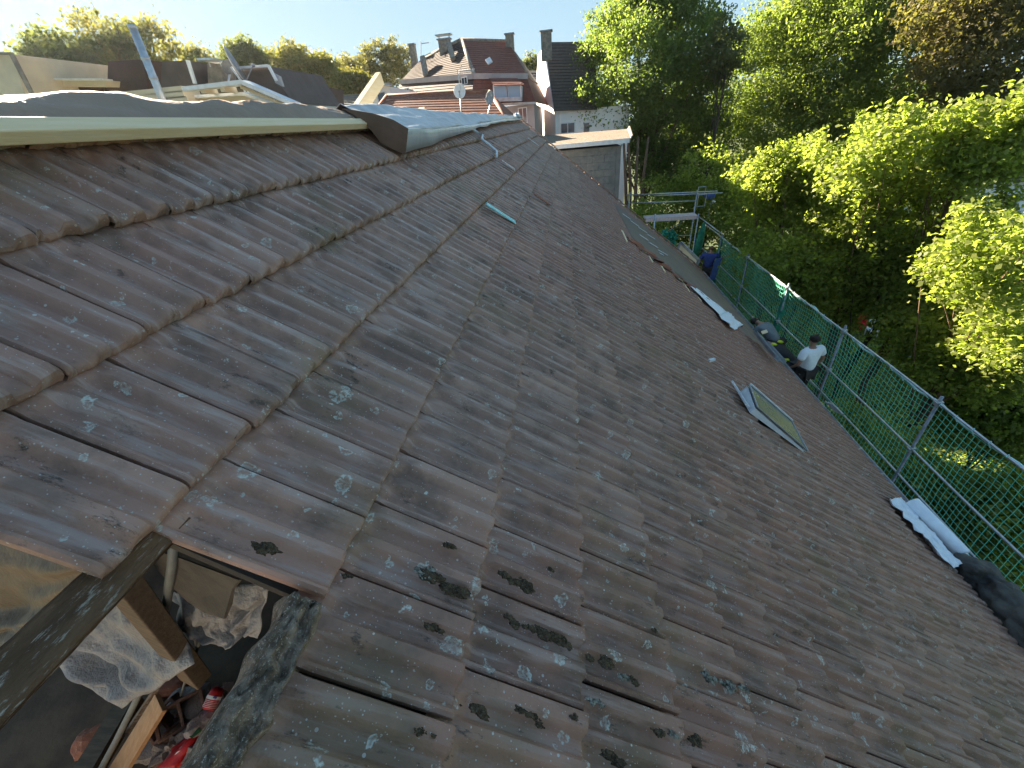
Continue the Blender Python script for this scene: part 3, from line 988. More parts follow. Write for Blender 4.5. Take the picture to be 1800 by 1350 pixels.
# crumpled silver foil at the far ridge end
b = MB()
b.blob(at_roof(909, 205, 0.05), 0.13, 4, 0.8, 3, (0.8, 2.2, 0.6))
tag(b.build('foil_scrap', M['white_metal']), 'crumpled silver foil at the far end of the ridge', 'foil')

# timber standing up behind the ridge
b = MB()
base, tipp = at_x(630, 195, -2.1), at_x(668, 138, -2.1)
d = (tipp - base)
b.beam(base - d * 1.0, tipp, 0.06, 0.12, up=(0, 1, 0))
tag(b.build('timber_prop', M['new_wood'], bevel=0.003), 'slanting timber post standing up behind the ridge membrane', 'timber')

# ------------------------------------------------------------------ things inside the hole


def crumple(name, quad, mat, label, cat, n=44, amp=0.05, sag=0.05, freq=3.0, seed=0, loose=0.25):
    a, b_, c, d = [Vector(p) for p in quad]
    nrm = (b_ - a).cross(d - a).normalized()
    rows = []
    for i in range(n + 1):
        row = []
        for j in range(n + 1):
            s, t = i / n, j / n
            P = a.lerp(b_, s).lerp(d.lerp(c, s), t)
            h = amp * (abs(noise.noise(Vector((s * freq * 2.2 + seed, t * freq * 0.6, seed)))) * 1.6 + 0.4 * noise.noise(Vector((s * freq * 4, t * freq * 2, seed + 3))))
            ed_ = min(1.0, loose + 5 * min(s, 1 - s, t, 1 - t))
            P = P + nrm * (h - 0.5 * amp) * ed_ + Vector((0, 0, -sag * math.sin(math.pi * s) * math.sin(math.pi * t)))
            P += Vector((0.6 * amp * noise.noise(Vector((s * 3, t * 3, seed + 8))), 0.6 * amp * noise.noise(Vector((s * 3, t * 3, seed + 18))), 0))
            row.append(P)
        rows.append(row)
    m = MB()
    m.sheet(rows)
    o = m.build(name, mat, smooth=True, solid=0.002)
    if label: tag(o, label, cat)
    return o


crumple('plastic_sheet', [at_z(78, 1150, -1.75), at_z(215, 1010, -1.35), at_z(345, 1165, -1.45), at_z(215, 1245, -1.85)], M['film'], 'grey creased plastic sheet hanging under the opened roof', 'plastic sheet', amp=0.07, freq=2.0)
crumple('plastic_sheet', [at_z(300, 1040, -1.3), at_z(480, 1020, -1.2), at_z(455, 1120, -1.4), at_z(345, 1135, -1.5)], M['film'], 'pale plastic sheet gathered and tied with a cord', 'plastic sheet', amp=0.06, seed=3)
crumple('dust_sheet', [at_z(-120, 1180, -1.7), at_z(-60, 930, -1.15), at_z(200, 985, -1.1), at_z(60, 1110, -1.5)], M['film_brown'], 'brown dusty sheet in the shade beyond the batten', 'dust sheet', freq=1.5, amp=0.07, seed=5)
b = MB()
b.tube([at_z(308, 940, -0.86), at_z(302, 1000, -1.0), at_z(297, 1030, -1.1), at_z(290, 1080, -1.3), at_z(272, 1150, -1.6), at_z(245, 1220, -1.9), at_z(205, 1300, -2.2), at_z(165, 1375, -2.4)], 0.013, 8)
tag(b.build('conduit', M['cable'], smooth=True), 'grey plastic conduit curving down into the attic', 'conduit')
b = MB()
b.tube([at_z(353, 1122, -1.45), at_z(340, 1160, -1.7), at_z(328, 1190, -2.0), at_z(318, 1222, -2.3)], 0.006, 6)
tag(b.build('cord', M['cable'], smooth=True), 'thin cord hanging from the gathered plastic sheet', 'cord')
b = MB()
b.beam(at_z(283, 1234, -2.20), at_z(190, 1385, -2.42), 0.115, 0.022)
tag(b.build('plank', M['plank_wood'], bevel=0.002), 'clean orange wooden plank lying over the rubble in the attic', 'plank')
b = MB()
b.beam(at_z(297, 1178, -2.1), at_z(225, 1285, -2.45), 0.03, 0.02)
tag(b.build('lath', M['old_wood']), 'narrow old lath beside the orange plank', 'lath')
b = MB()
b.beam(at_z(70, 1500, -2.3), at_z(230, 1230, -2.5), 0.10, 0.08)
b.build('ceiling_joist', M['rafter_wood'], house)

# rubble sack contents ---------------------------------------------------


def brick_at(P, rot, label, size=(0.22, 0.11, 0.07), mat='brick', hollow=False):
    t = MB()
    sx, sy, sz = size
    if hollow:
        th = 0.014
        t.box((-sx / 2, -sy / 2, -sz / 2), (sx / 2, -sy / 2 + th, sz / 2))
        t.box((-sx / 2, sy / 2 - th, -sz / 2), (sx / 2, sy / 2, sz / 2))
        for q in (-sx / 2, -th / 2, sx / 2 - th):
            t.box((q, -sy / 2 + th, -sz / 2), (q + th, sy / 2 - th, sz / 2))
    else:
        t.blob((0, 0, 0), 1, hash(label) % 97, 0.16, 3, (sx * .5, sy * .5, sz * .5))
        t.v = [tuple(max(-lim, min(lim, c)) for c, lim in zip(v, (sx * .46, sy * .46, sz * .46))) for v in t.v]
    E3 = Matrix.Rotation(rot[2], 3, 'Z') @ Matrix.Rotation(rot[1], 3, 'Y') @ Matrix.Rotation(rot[0], 3, 'X')
    t.v = [tuple(E3 @ Vector(v) + Vector(P)) for v in t.v]
    return tag(t.build('brick_fragment', M[mat], bevel=0.003 if hollow else 0), label, 'brick')


brick_at(at_z(318, 1258, -2.42), (0.5, 0.3, 0.9), 'hollow brick shell beside the upper end of the plank', (0.20, 0.14, 0.10), 'brick', True)
brick_at(at_z(292, 1262, -2.45), (0.7, -0.2, 0.9), 'broken hollow brick half under the plank edge', (0.16, 0.13, 0.09), 'brick', True)
brick_at(at_z(170, 1300, -2.50), (0.2, 0.3, 0.6), 'orange brick lump lying left of the conduit', (0.20, 0.14, 0.10), 'clay')
brick_at(at_z(345, 1235, -2.45), (0.1, 0.2, 1.9), 'grey brick chunk behind the red bottle', (0.20, 0.12, 0.09), 'paper')
brick_at(at_z(322, 1230, -2.50), (0.3, 0.1, 0.2), 'rounded pale stone in front of the cord', (0.17, 0.13, 0.09), 'paper')
brick_at(at_z(368, 1262, -2.40), (0.3, 0.4, 1.2), 'dusty grey chunk under the red bottle', (0.22, 0.10, 0.10), 'paper')
brick_at(at_z(300, 1205, -2.55), (0.1, 0.2, 0.4), 'dark orange brick piece at the back of the rubble', (0.18, 0.12, 0.08), 'clay')
brick_at(at_z(280, 1305, -2.50), (0.1, 0.1, 0.5), 'flat grey slab beside the lower plank', (0.26, 0.18, 0.05), 'paper')
rb = MB()
for i in range(90):
    q = (random.uniform(255, 400), random.uniform(1210, 1345))
    rb.blob(at_z(q[0], q[1], -2.56), random.uniform(0.015, 0.05), i, 0.5, 1, (1, 1, 0.6))
tag(rb.build('rubble', M['brick']), 'loose rubble heap on the attic floor', 'rubble', kind='stuff')


def along(P, Q): return (Vector(Q) - Vector(P)).to_track_quat('Z', 'Y').to_matrix()


# red bottle with a white label
p0, p1 = at_z(366, 1247, -2.33), at_z(385, 1208, -2.30)
bt = thing('bottle', p0, 'red plastic bottle with white label standing in the rubble', 'bottle')
ax = (p1 - p0)
b = MB()
b.tube([p0, p0 + ax * 0.06, p0 + ax * 0.7, p0 + ax * 0.85, p0 + ax], [0.026, 0.031, 0.033, 0.030, 0.018], 14)
b.build('bottle_body', M['red'], bt, smooth=True)
b = MB()
b.tube([p0 + ax * 0.46, p0 + ax * 0.62], [0.0345, 0.0345], 14, cap=False)
lb = b.build('label_band', M['label_white'], bt)
b = MB()
for t in (0.10, 0.17, 0.24, 0.31, 0.38):
    b.tube([p0 + ax * t, p0 + ax * (t + 0.022)], [0.0335, 0.0335], 14, cap=False)
b.build('label_print', M['label_white'], bt)
b = MB()
view_n = (-(p0 + ax * 0.54)).normalized()
cpt = p0 + ax * 0.54 + view_n * 0.0352
sx_ = ax.cross(view_n).normalized()
b.frame_box(cpt - sx_ * 0.004 - ax * 0.05, sx_ * 0.016, ax * 0.09, view_n * 0.001)
b.build('label_mark', M['label_blue'], lb)
# red bag
pb = thing('packet', at_z(325, 1318, -2.45), 'crumpled red packet near the lower rubble edge', 'packet')
b = MB()
b.blob(at_z(325, 1316, -2.40), 0.075, 5, 0.5, 3, (0.6, 1.25, 0.4), Matrix.Rotation(-0.5, 3, 'Z'))
b.build('wrapper', M['red'], pb, smooth=True)
b = MB()
b.blob(at_z(323, 1312, -2.372), 0.022, 7, 0.4, 2, (0.4, 1.5, 0.3), Matrix.Rotation(-0.5, 3, 'Z'))
b.build('print_patch', M['label_white'], pb, smooth=True)
b = MB()
b.frame_box(at_z(337, 1297, -2.38), at_z(352, 1283, -2.38) - at_z(337, 1297, -2.38), at_z(341, 1301, -2.38) - at_z(337, 1297, -2.38), (0, 0, 0.03))
tag(b.build('small_box', M['green_paint']), 'small dark green box between red packet and mortar edge', 'box')
for q, r, lb_ in (((300, 1318), 0.05, 'crumpled beige paper left of the red packet'), ((343, 1312), 0.04, 'crumpled pale paper right of the red packet'), ((385, 1222), 0.03, 'grey paper scrap behind the red bottle')):
    b = MB()
    b.blob(at_z(q[0], q[1], -2.42), r, q[0], 0.9, 3, (1, 1, 0.7))
    tag(b.build('paper_scrap', M['paper']), lb_, 'paper')

# ------------------------------------------------------------------ open roof hatch
hatch = thing('roof_hatch', roof(3.65, 3.45, 0), 'open roof window hatch with raised greenish glass on the tiled slope', 'roof window')
hs0, hs1, hu0, hu1 = 3.48, 3.90, 3.00, 3.84
hatch_c = [(hs0, hu0, .060), (3.84, hu0 + .01, .115), (3.84, 3.72, .080), (hs0 + .02, hu1, .010)]
qt = [roof(*c) for c in hatch_c]
qb = [roof(c[0], c[1], -0.005) for c in hatch_c]
b = MB()
for i in range(4):
    k2 = (i + 1) % 4
    inw = ((qt[0] + qt[2]) / 2 - (qt[i] + qt[k2]) / 2).normalized() * 0.02
    b.add([qt[i], qt[k2], qb[k2], qb[i], qt[i] + inw, qt[k2] + inw, qb[k2] + inw, qb[i] + inw], [(0, 1, 2, 3), (7, 6, 5, 4), (0, 4, 5, 1), (3, 2, 6, 7), (0, 3, 7, 4), (1, 5, 6, 2)])
b.build('frame', M['white_metal'], hatch)
nv = (qt[1] - qt[0]).cross(qt[3] - qt[0]).normalized()
if nv.z < 0: nv = -nv
b = MB()
b.prism([p + nv * 0.012 for p in qt], nv * 0.012)
b.build('glass', M['sky_pane'], hatch)
b = MB()
for a, c, w_ in ((0, 1, .035), (1, 2, .018), (2, 3, .03), (3, 0, .014)):
    b.beam(qt[a] + nv * 0.024, qt[c] + nv * 0.024, w_ * 0.6, 0.012, up=nv)
b.build('sash_frame', M['zinc'], hatch, bevel=0.002)
b = MB()
b.beam(qt[1] + nv * 0.036, qt[2] + nv * 0.036, 0.016, 0.012, up=nv)
b.build('edge_trim', M['white_metal'], hatch)
b = MB()
b.beam(roof(3.50, 2.95, 0.03), roof(3.96, 2.94, 0.03), 0.022, 0.02, up=(SP, 0, CP))

b.build('hinge_bracket', M['white_metal'], hatch, bevel=0.003)
b = MB()
b.beam(roof(4.12, 2.66, 0.02), roof(4.16, 2.72, 0.06), 0.03, 0.03)
b.build('latch', M['white_metal'], hatch, bevel=0.003)

# ------------------------------------------------------------------ gear along the eave
crumple('white_sheet', [at_roof(1213, 503, 0.03), at_roof(1226, 508, 0.05), at_roof(1304, 570, 0.10), at_roof(1290, 578, 0.03)], M['white_plastic'], 'crumpled white sheet strip trailing down beside the torn tiles', 'sheet', n=18, amp=0.05, sag=0, seed=9)
crumple('white_sheet', [at_roof(1264, 556, 0.05), at_roof(1276, 548, 0.08), at_roof(1306, 571, 0.10), at_roof(1290, 580, 0.03)], M['white_plastic'], 'bunched pale end of the sheet above the eave', 'sheet', n=14, amp=0.10, sag=0, seed=19)
b = MB()
b.tube([at_roof(1602, 882, 0.12), at_roof(1692, 975, 0.12)], [0.09, 0.09], 20)
b.tube([at_roof(1690, 972, 0.12), at_roof(1700, 985, 0.12)], [0.05, 0.05], 12)
roll = b.build('membrane_roll', M['white_plastic'], smooth=False, bevel=0.01)
roll.data.polygons.foreach_set('use_smooth', [True] * len(roll.data.polygons))
tag(roll, 'smooth rolled white membrane lying on the eave', 'roll')
crumple('loose_membrane', [at_roof(1562, 878, 0.03), at_roof(1582, 876, 0.05), at_roof(1688, 992, 0.06), at_roof(1674, 1000, 0.02)], M['white_plastic'], 'wavy white membrane edge lying left of the roll', 'membrane', n=26, amp=0.05, sag=0, freq=9, seed=23, loose=1.0)
# black sack of sheeting
b = MB()
path = [(1688, 985), (1708, 1000), (1728, 1018), (1748, 1040), (1768, 1064), (1790, 1090), (1820, 1125), (1850, 1165)]
rr = [0.12, 0.16, 0.17, 0.20, 0.20, 0.22, 0.22, 0.2]
b.tube([at_roof(x, y, 0.09) for x, y in path], rr, 22)
sack = b.build('black_sack', M['black_plastic'], smooth=True)
ss = sack.modifiers.new('sub', 'SUBSURF'); ss.levels = ss.render_levels = 2
tx = bpy.data.textures.new('folds', 'CLOUDS'); tx.noise_scale = 0.12
dm = sack.modifiers.new('folds', 'DISPLACE'); dm.texture = tx; dm.strength = 0.13; dm.texture_coords = 'GLOBAL'
tag(sack, 'long black plastic sack bundled along the near eave', 'sack')
# bent zinc flashings by the workers
for a, c, lbl in (((1330, 590), (1368, 636), 'long bent zinc flashing leaning on the eave beside the workers'), ((1347, 604), (1378, 640), 'shorter zinc flashing lying under the black jacket worker')):
    P, Q = at_roof(*a, 0.10), at_roof(*c, 0.12)
    b = MB()
    n_ = (Q - P).normalized()
    sd = n_.cross(up_)
    b.frame_box(P, Q - P, sd * 0.10, up_ * 0.004)
    b.frame_box(P, Q - P, up_ * 0.07, sd * 0.004)
    b.frame_box(P + sd * 0.10, Q - P, (sd * 0.5 + up_ * 0.8) * 0.07, sd * 0.004)
    tag(b.build('flashing', M['zinc'], bevel=0.001), lbl, 'flashing')
b = MB()
P, Q = at_roof(1400, 652, 0.04), at_roof(1448, 690, 0.04)
side = (Q - P).normalized().cross(up_) * 0.14
b.tube([P, Q], 0.008, 6)
b.tube([P + side, Q + side], 0.008, 6)
for i in range(11):
    t = i / 10
    b.tube([P.lerp(Q, t), P.lerp(Q, t) + side], 0.005, 6)
tag(b.build('wire_rack', M['galv_dull']), 'small wire ladder rack at the eave by the white shirt worker', 'rack')
b = MB()
b.frame_box(at_roof(1340, 588, 0.16), (0.10, -0.02, 0.05), (0.02, 0.14, 0.0), (0.0, 0, 0.02))
tag(b.build('wood_block', M['new_wood'], bevel=0.002), 'pale wooden block in front of the grey shirt worker', 'wood block')
# metal box cleat below
b = MB()
for i in range(4):
    b.tube([at_x(1451 + i * 4, 706 + i * 1.5, 5.18), at_x(1470 + i * 4, 724 + i * 1.5, 5.18)], 0.018, 8)
tag(b.build('tube_bundle', M['galv']), 'short bundle of steel tubes resting at the gutter', 'tubes')

# ------------------------------------------------------------------ scaffold along the eave
XO, XI = 5.89, 5.22
DECK = -6.35
RAIL = (-4.32, -5.30, -5.88)
sc_ = thing('scaffold', (XO, 10, GROUND), 'galvanised scaffold with rails and planks along the eave', 'scaffold')
posts = [3.4, 6.10, 8.80, 11.5, 14.45, 17.25]
for i, y in enumerate(posts):
    b = MB()
    b.tube([(XO, y, GROUND), (XO, y, RAIL[0] + 0.13)], 0.024, 10)
    p = b.build('post', M['galv_dull'], sc_, smooth=True)
    for z in RAIL[:2]:
        c = MB()
        c.box((XO - 0.045, y - 0.04, z - 0.045), (XO + 0.045, y + 0.04, z + 0.045))
        c.tube([(XO - 0.06, y + 0.03, z + 0.03), (XO - 0.06, y - 0.05, z + 0.03)], 0.012, 6)
        c.build('coupler', M['galv'], p, bevel=0.008)
    b = MB()
    b.tube([(XI, y, GROUND), (XI, y, DECK - 0.05)], 0.024, 8)
    b.build('post', M['galv_dull'], sc_, smooth=True)
    b = MB()
    b.tube([(XI - .05, y, DECK - 0.06), (XO + 0.05, y, DECK - 0.06)], 0.024, 8)
    b.build('transom', M['galv_dull'], sc_, smooth=True)
for z in RAIL:
    b = MB()
    b.tube([(XO, y, z + 0.012 * math.sin(y * 1.1)) for y in np.linspace(1.0, 19.4, 30)], 0.019, 8)
    b.build('guard_rail', M['galv'], sc_, smooth=True)
b = MB()
b.tube([(XI + 0.14, y, DECK + 0.42) for y in (1.0, 19.4)], 0.020, 8)
b.build('inner_rail', M['galv_dull'], sc_, smooth=True)
edges = [1.0] + posts[:] + [19.6]
for a, c in zip(edges[:-1], edges[1:]):
    for x in (XI + 0.02, XI + 0.33):
        b = MB()
        b.box((x, a + 0.03, DECK - 0.03), (x + 0.29, c - 0.03, DECK + 0.01))
        b.build('deck_board', M['galv_dull'], sc_, bevel=0.004)
b = MB()
for a, c in zip(posts[:-1], posts[1:]):
    b.tube([(XO + 0.04, a, DECK - 2.0), (XO + 0.04, c, DECK)], 0.02, 6)
b.build('diagonal_brace', M['galv_dull'], sc_, smooth=True)

# safety net --------------------------------------------------------------
net = thing('safety_net', (XO, 10.4, DECK), 'green safety net stretched along the outer scaffold rails', 'safety net')
ny0, ny1, nz1, nz0 = 1.2, 17.2, RAIL[0] - 0.03, DECK - 0.15
NH, NV = 21, 160


def net_pt(i, j):
    y = lerp(ny0, ny1, i / NV)
    t = j / NH
    # the upper edge hangs in scallops between ties
    near = min(posts, key=lambda p: abs(p - y))
    scal = 0.07 * abs(math.sin(math.pi * (y - 6.1) / 1.35))
    z = lerp(nz0, nz1 - scal * (0.8 if t > 0.5 else 0.4), t)
    bul = 0.06 * math.sin(math.pi * t) * (1 + noise.noise(Vector((y * 0.9, t * 2, 0)))) + 0.02 * noise.noise(Vector((y * 3, t * 6, 4)))
    squeeze = 0.05 * noise.noise(Vector((y * 1.2, t * 3, 7)))
    return Vector((XO + 0.035 + bul, y + squeeze + 0.06 * math.sin(t * 3), z))


def cords(mb, pts, r):
    mb.tube(pts, r, 3, cap=False)


b = MB()
for j in range(NH + 1):
    cords(b, [net_pt(i, j) for i in range(0, NV + 1)], 0.0048)
for i in range(NV + 1):
    cords(b, [net_pt(i, j) for j in range(0, NH + 1)], 0.0048)
b.build('mesh', M['net'], net)
b = MB()
b.tube([net_pt(i, NH) + Vector((0, 0, 0.025 + 0.012 * math.sin(i * 0.8))) for i in range(0, NV + 1)], 0.014, 6)
b.build('border_rope', M['rope'], net, smooth=True)
b = MB()
for i in range(0, NV + 1, 3):
    P = net_pt(i, NH)
    b.tube([P + Vector((-.02, 0, 0)), Vector((XO - 0.028, P.y + 0.02, RAIL[0])), Vector((XO, P.y + 0.03, RAIL[0] + 0.03)), P + Vector((.01, .04, 0))], 0.006, 5)
b.build('tie', M['rope'], net)
for y, w in ((11.55, 0.16), (14.5, 0.05), (17.3, 0.16)):
    b = MB()
    pts = [(XO + 0.02 + 0.02 * math.sin(k * 1.9), y + 0.03 * math.sin(k * 2.4), lerp(nz1, nz0 + 0.15, k / 12)) for k in range(13)]
    b.tube(pts, [w * (0.35 + 0.35 * (k / 12) + 0.12 * math.sin(k * 2.1)) for k in range(13)], 9)
    b.build('gathered_fold', M['net_dark'], net, smooth=True)
tower_net = thing('safety_net', (XO, 19.3, DECK), 'narrow bundled green net hanging at the scaffold tower', 'safety net')
b = MB()
b.tube([at_y(1238, 391, 18.9), at_y(1233, 410, 18.9), at_y(1228, 430, 18.9), at_y(1222, 450, 18.9)], [0.05, 0.14, 0.17, 0.14], 9)
b.build('gathered_fold', M['net_dark'], tower_net, smooth=True)
nb = MB()
for i in range(14):
    nb.blob(at_y(1165 + random.uniform(0, 20), 408 + i * 1.9, 16.9), 0.11, i, 0.8, 2)
tag(nb.build('net_heap', M['net_dark']), 'crumpled green netting heaped behind the gable corner', 'netting')

# ------------------------------------------------------------------ scaffold tower at the far gable
tw = thing('scaffold_tower', at_y(1215, 440, 19.7).xy.to_3d() + Vector((0, 0, GROUND)), 'small scaffold platform with guard rails and hoist beyond the far gable', 'scaffold')


def tw_tube(name, pts, r=0.024, mat='galv'):
    b = MB()
    b.tube([at_y(x, y, Y) for x, y, Y in pts], r, 8)
    return b.build(name, M[mat], tw, smooth=True)


def post_px(x, y, Y, mat='galv', r=0.026, top=0.0):
    P = at_y(x, y, Y)
    b = MB()
    b.tube([(P.x, P.y, GROUND), (P.x, P.y, P.z + top)], r, 8)
    return b.build('post', M[mat], tw, smooth=True)


post_px(1226, 334, 19.7)
post_px(1228, 376, 18.9)
post_px(1107, 338, 19.7)
post_px(1152, 376, 18.9, 'galv', 0.035)
tw_tube('guard_rail', [(1101, 343, 19.7), (1261, 336, 19.7)])
tw_tube('guard_rail', [(1150, 344, 19.72), (1270, 339, 19.72)])
tw_tube('guard_rail', [(1106, 357, 19.7), (1224, 353, 19.7)], 0.02)
tw_tube('side_rail', [(1226, 379, 18.9), (1270, 412, 17.3)], 0.02)
tw_tube('diagonal_brace', [(1172, 408, 19.2), (1207, 384, 19.2)], 0.016)
tw_tube('ledger', [(1180, 414, 19.2), (1213, 414, 19.2)], 0.016)
P0, P1 = at_y(1136, 378, 18.9), at_y(1228, 381, 18.9)
for k in range(2):
    b = MB()
    b.box((P0.x, 19.0 + k * 0.34, P1.z - 0.03), (P1.x, 19.32 + k * 0.34, P1.z + 0.03))
    b.build('deck_board', M['pink'], tw, bevel=0.005)
b = MB()
b.box((P0.x, 18.93, P1.z - 0.10), (P1.x, 18.96, P1.z + 0.05))
b.build('toe_board', M['pink'], tw)
for z0, z1 in ((329, 342), (342, 362)):
    b = MB()
    A0, A1 = at_y(1228, z0, 19.6), at_y(1239, z1, 19.6)
    b.tube([(A0.x, 19.6, A0.z), (A1.x, 19.6, A0.z), (A1.x - .02, 19.6, A1.z), (A0.x, 19.6, A1.z), (A0.x, 19.6, A0.z)], 0.018, 6)
    b.build('bracket_loop', M['galv'], tw)
hoist = thing('hoist', at_y(1248, 342, 19.7), 'blue hoist motor hanging on the scaffold tower rail', 'hoist')
b = MB()
H0 = at_y(1248, 343, 19.7)
b.box(H0 - Vector((0.20, 0.1, 0.09)), H0 + Vector((0.20, 0.1, 0.06)))
b.tube([H0 + Vector((-0.12, 0, -0.10)), H0 + Vector((0.12, 0, -0.10))], 0.07, 12)
b.build('motor_case', M['blue_box'], hoist, bevel=0.02)
b = MB()
b.tube([H0 + Vector((0.10, 0, -0.1)), H0 + Vector((0.05, 0, -1.3)), H0 + Vector((-0.1, 0, -3.0))], 0.010, 5)
b.build('cable', M['cable'], hoist)
b = MB()
b.blob(H0 + Vector((0.2, 0, -0.28)), 0.07, 3, 0.2, 2)
b.build('hook_block', M['galv'], hoist)
# framed panel leaning at the gable corner
pn = thing('framed_panel', at_y(1210, 447, 16.9), 'pale wooden framed panel leaning beside the gable corner', 'panel')
pq = [at_y(1197, 426, 17.0), at_y(1229, 458, 16.3), at_y(1221, 472, 16.3), at_y(1190, 440, 17.0)]
b = MB()
b.prism(pq, (0.02, 0.05, 0.03))
b.build('board', M['new_wood'], pn)
b = MB()
for a, c in ((0, 1), (1, 2), (2, 3), (3, 0)):
    b.beam(pq[a], pq[c], 0.06, 0.10)
b.build('frame', M['zinc'], pn)
bd_ = MB()
bd_.frame_box(at_y(1258, 456, 16.2), (0.22, 0, 0.03), (0, 0.04, 0), (-0.10, 0, -0.8))
tag(bd_.build('blue_barrier', M['blue_box']), 'narrow blue panel behind the net near the blue shirt worker', 'panel')

# ------------------------------------------------------------------ people


def skin_mesh(name, joints, edges, mat, parent, root='pelvis', sub=2):
    names = list(joints)
    me = bpy.data.meshes.new(name)
    me.from_pydata([joints[n][0] for n in names], [(names.index(a), names.index(c)) for a, c in edges], [])
    me.materials.append(mat)
    o = bpy.data.objects.new(name, me)
    COL.objects.link(o)
    sk = o.modifiers.new('skin', 'SKIN')
    sk.use_smooth_shade = True
    sk.branch_smoothing = 0.4
    for i, n in enumerate(names):
        r = joints[n][1]
        me.skin_vertices[0].data[i].radius = r if isinstance(r, tuple) else (r, r)
        me.skin_vertices[0].data[i].use_root = (n == root)
    s = o.modifiers.new('sub', 'SUBSURF')
    s.levels = s.render_levels = sub
    adopt(o, parent)
    return o


def person(label, base, facing, pose, shirt, legs, hair, group='workers on the eave scaffold', accents=None, size=1.08):
    """pose: dict of joint name -> (x right, y forward, z up) in metres from the feet"""
    root = thing('person', base, label, 'person', group)
    Rz = Matrix.Rotation(facing, 3, 'Z')
    W = {k: Vector(base) + Rz @ (Vector(v) * size) for k, v in pose.items()}
    fwd = Rz @ Vector((0, 1, 0))
    J = {}

    def j(n, r, src=None): J[n] = (W[src or n], r)
    j('pelvis', .14); j('belly', .14); j('chest', .15); j('neck', .055)
    hd = (W['head'] - W['neck']).normalized()
    J['jaw'] = (W['neck'] + hd * 0.07 + fwd * 0.012, .062)
    J['skull'] = (W['head'], .088)
    J['crown'] = (W['head'] + hd * 0.075, .070)
    ed = [('pelvis', 'belly'), ('belly', 'chest'), ('chest', 'neck'), ('neck', 'jaw'), ('jaw', 'skull'), ('skull', 'crown')]
    for sd in 'LR':
        j('sh' + sd, .062); j('el' + sd, .042); j('wr' + sd, .028)
        j('hip' + sd, .095); j('kn' + sd, .062); j('an' + sd, .040)
        ft = W['an' + sd] + fwd * 0.17 + Vector((0, 0, -0.055))
        J['toe' + sd] = (ft, .038)
        ed += [('chest', 'sh' + sd), ('sh' + sd, 'el' + sd), ('el' + sd, 'wr' + sd), ('pelvis', 'hip' + sd), ('hip' + sd, 'kn' + sd), ('kn' + sd, 'an' + sd), ('an' + sd, 'toe' + sd)]
        hv = (W['wr' + sd] - W['el' + sd]).normalized()
        sv = hv.cross(fwd).normalized()
        J['palm' + sd] = (W['wr' + sd] + hv * 0.06, (.036, .018))
        ed.append(('wr' + sd, 'palm' + sd))
        for f, (o_, ln_) in enumerate(((-.030, .055), (-.010, .075), (.010, .080), (.030, .070))):
            k1, k2 = f'f{f}a' + sd, f'f{f}b' + sd
            J[k1] = (W['wr' + sd] + hv * 0.10 + sv * o_, .010)
            J[k2] = (W['wr' + sd] + hv * (0.10 + ln_) + sv * o_ * 1.1 + fwd * 0.018, .008)
            ed += [('palm' + sd, k1), (k1, k2)]
        J['th' + sd] = (W['wr' + sd] + hv * 0.07 + sv * -.055 + fwd * .02, .010)
        ed.append(('palm' + sd, 'th' + sd))
    skin_mesh('body', J, ed, M['skin'], root)
    # face and ears on the head
    rgt = fwd.cross(hd).normalized()
    b = MB()
    b.blob(W['head'] + fwd * 0.088 - hd * 0.02, 0.016, 1, 0.1, 1, (1, 1, 1.3))
    for sgn in (-1, 1):
        b.blob(W['head'] + rgt * sgn * 0.083 - hd * 0.015, 0.022, 2, 0.1, 1, (0.5, 0.8, 1.3))
    b.build('ears_and_nose', M['skin'], root, smooth=True)
    b = MB()
    for sgn in (-1, 1):
        b.blob(W['head'] + fwd * 0.083 + rgt * sgn * 0.03 + hd * 0.01, 0.009, 2, 0.1, 1)
    b.tube([W['head'] + fwd * 0.080 - hd * 0.06 + rgt * s_ for s_ in (-.02, 0, .02)], 0.004, 5)
    b.build('eyes_and_mouth', M['hair'], root, smooth=True)
    b = MB()
    b.blob(W['head'] + hd * 0.045 - fwd * 0.018, 0.098, 8, 0.16, 3, (1, 1.02, 0.92))
    b.build('hair', hair, root, smooth=True)
    # clothes a little larger than the body
    S = {n: J[n] for n in ()}
    S['pelvis'] = (W['pelvis'] + Vector((0, 0, -0.04)), .185); S['belly'] = (W['belly'], .185); S['chest'] = (W['chest'], .215); S['collar'] = (W['chest'].lerp(W['neck'], 0.75), .075)
    se = [('pelvis', 'belly'), ('belly', 'chest'), ('chest', 'collar')]
    for sd in 'LR':
        S['sh' + sd] = (W['sh' + sd], .10)
        S['sl' + sd] = (W['sh' + sd].lerp(W['el' + sd], 0.72), .085)
        se += [('chest', 'sh' + sd), ('sh' + sd, 'sl' + sd)]
    skin_mesh('shirt', S, se, shirt, root)
    T = {'pelvis': (W['pelvis'] + Vector((0, 0, -0.03)), .165)}
    te = []
    for sd in 'LR':
        T['hip' + sd] = (W['hip' + sd], .125); T['kn' + sd] = (W['kn' + sd], .082); T['cuff' + sd] = (W['kn' + sd].lerp(W['an' + sd], 0.92), .065)
        te += [('pelvis', 'hip' + sd), ('hip' + sd, 'kn' + sd), ('kn' + sd, 'cuff' + sd)]
        b = MB()
        b.blob(W['an' + sd] + fwd * 0.06 + Vector((0, 0, -0.045)), 0.06, 3, 0.1, 2, (0.8, 1.0, 0.7))
        b.blob(W['an' + sd] + fwd * 0.13 + Vector((0, 0, -0.05)), 0.055, 4, 0.1, 2, (0.8, 1.0, 0.6))
        b.build('shoe', M['black_plastic'], root, smooth=True)
    skin_mesh('trousers', T, te, legs, root)
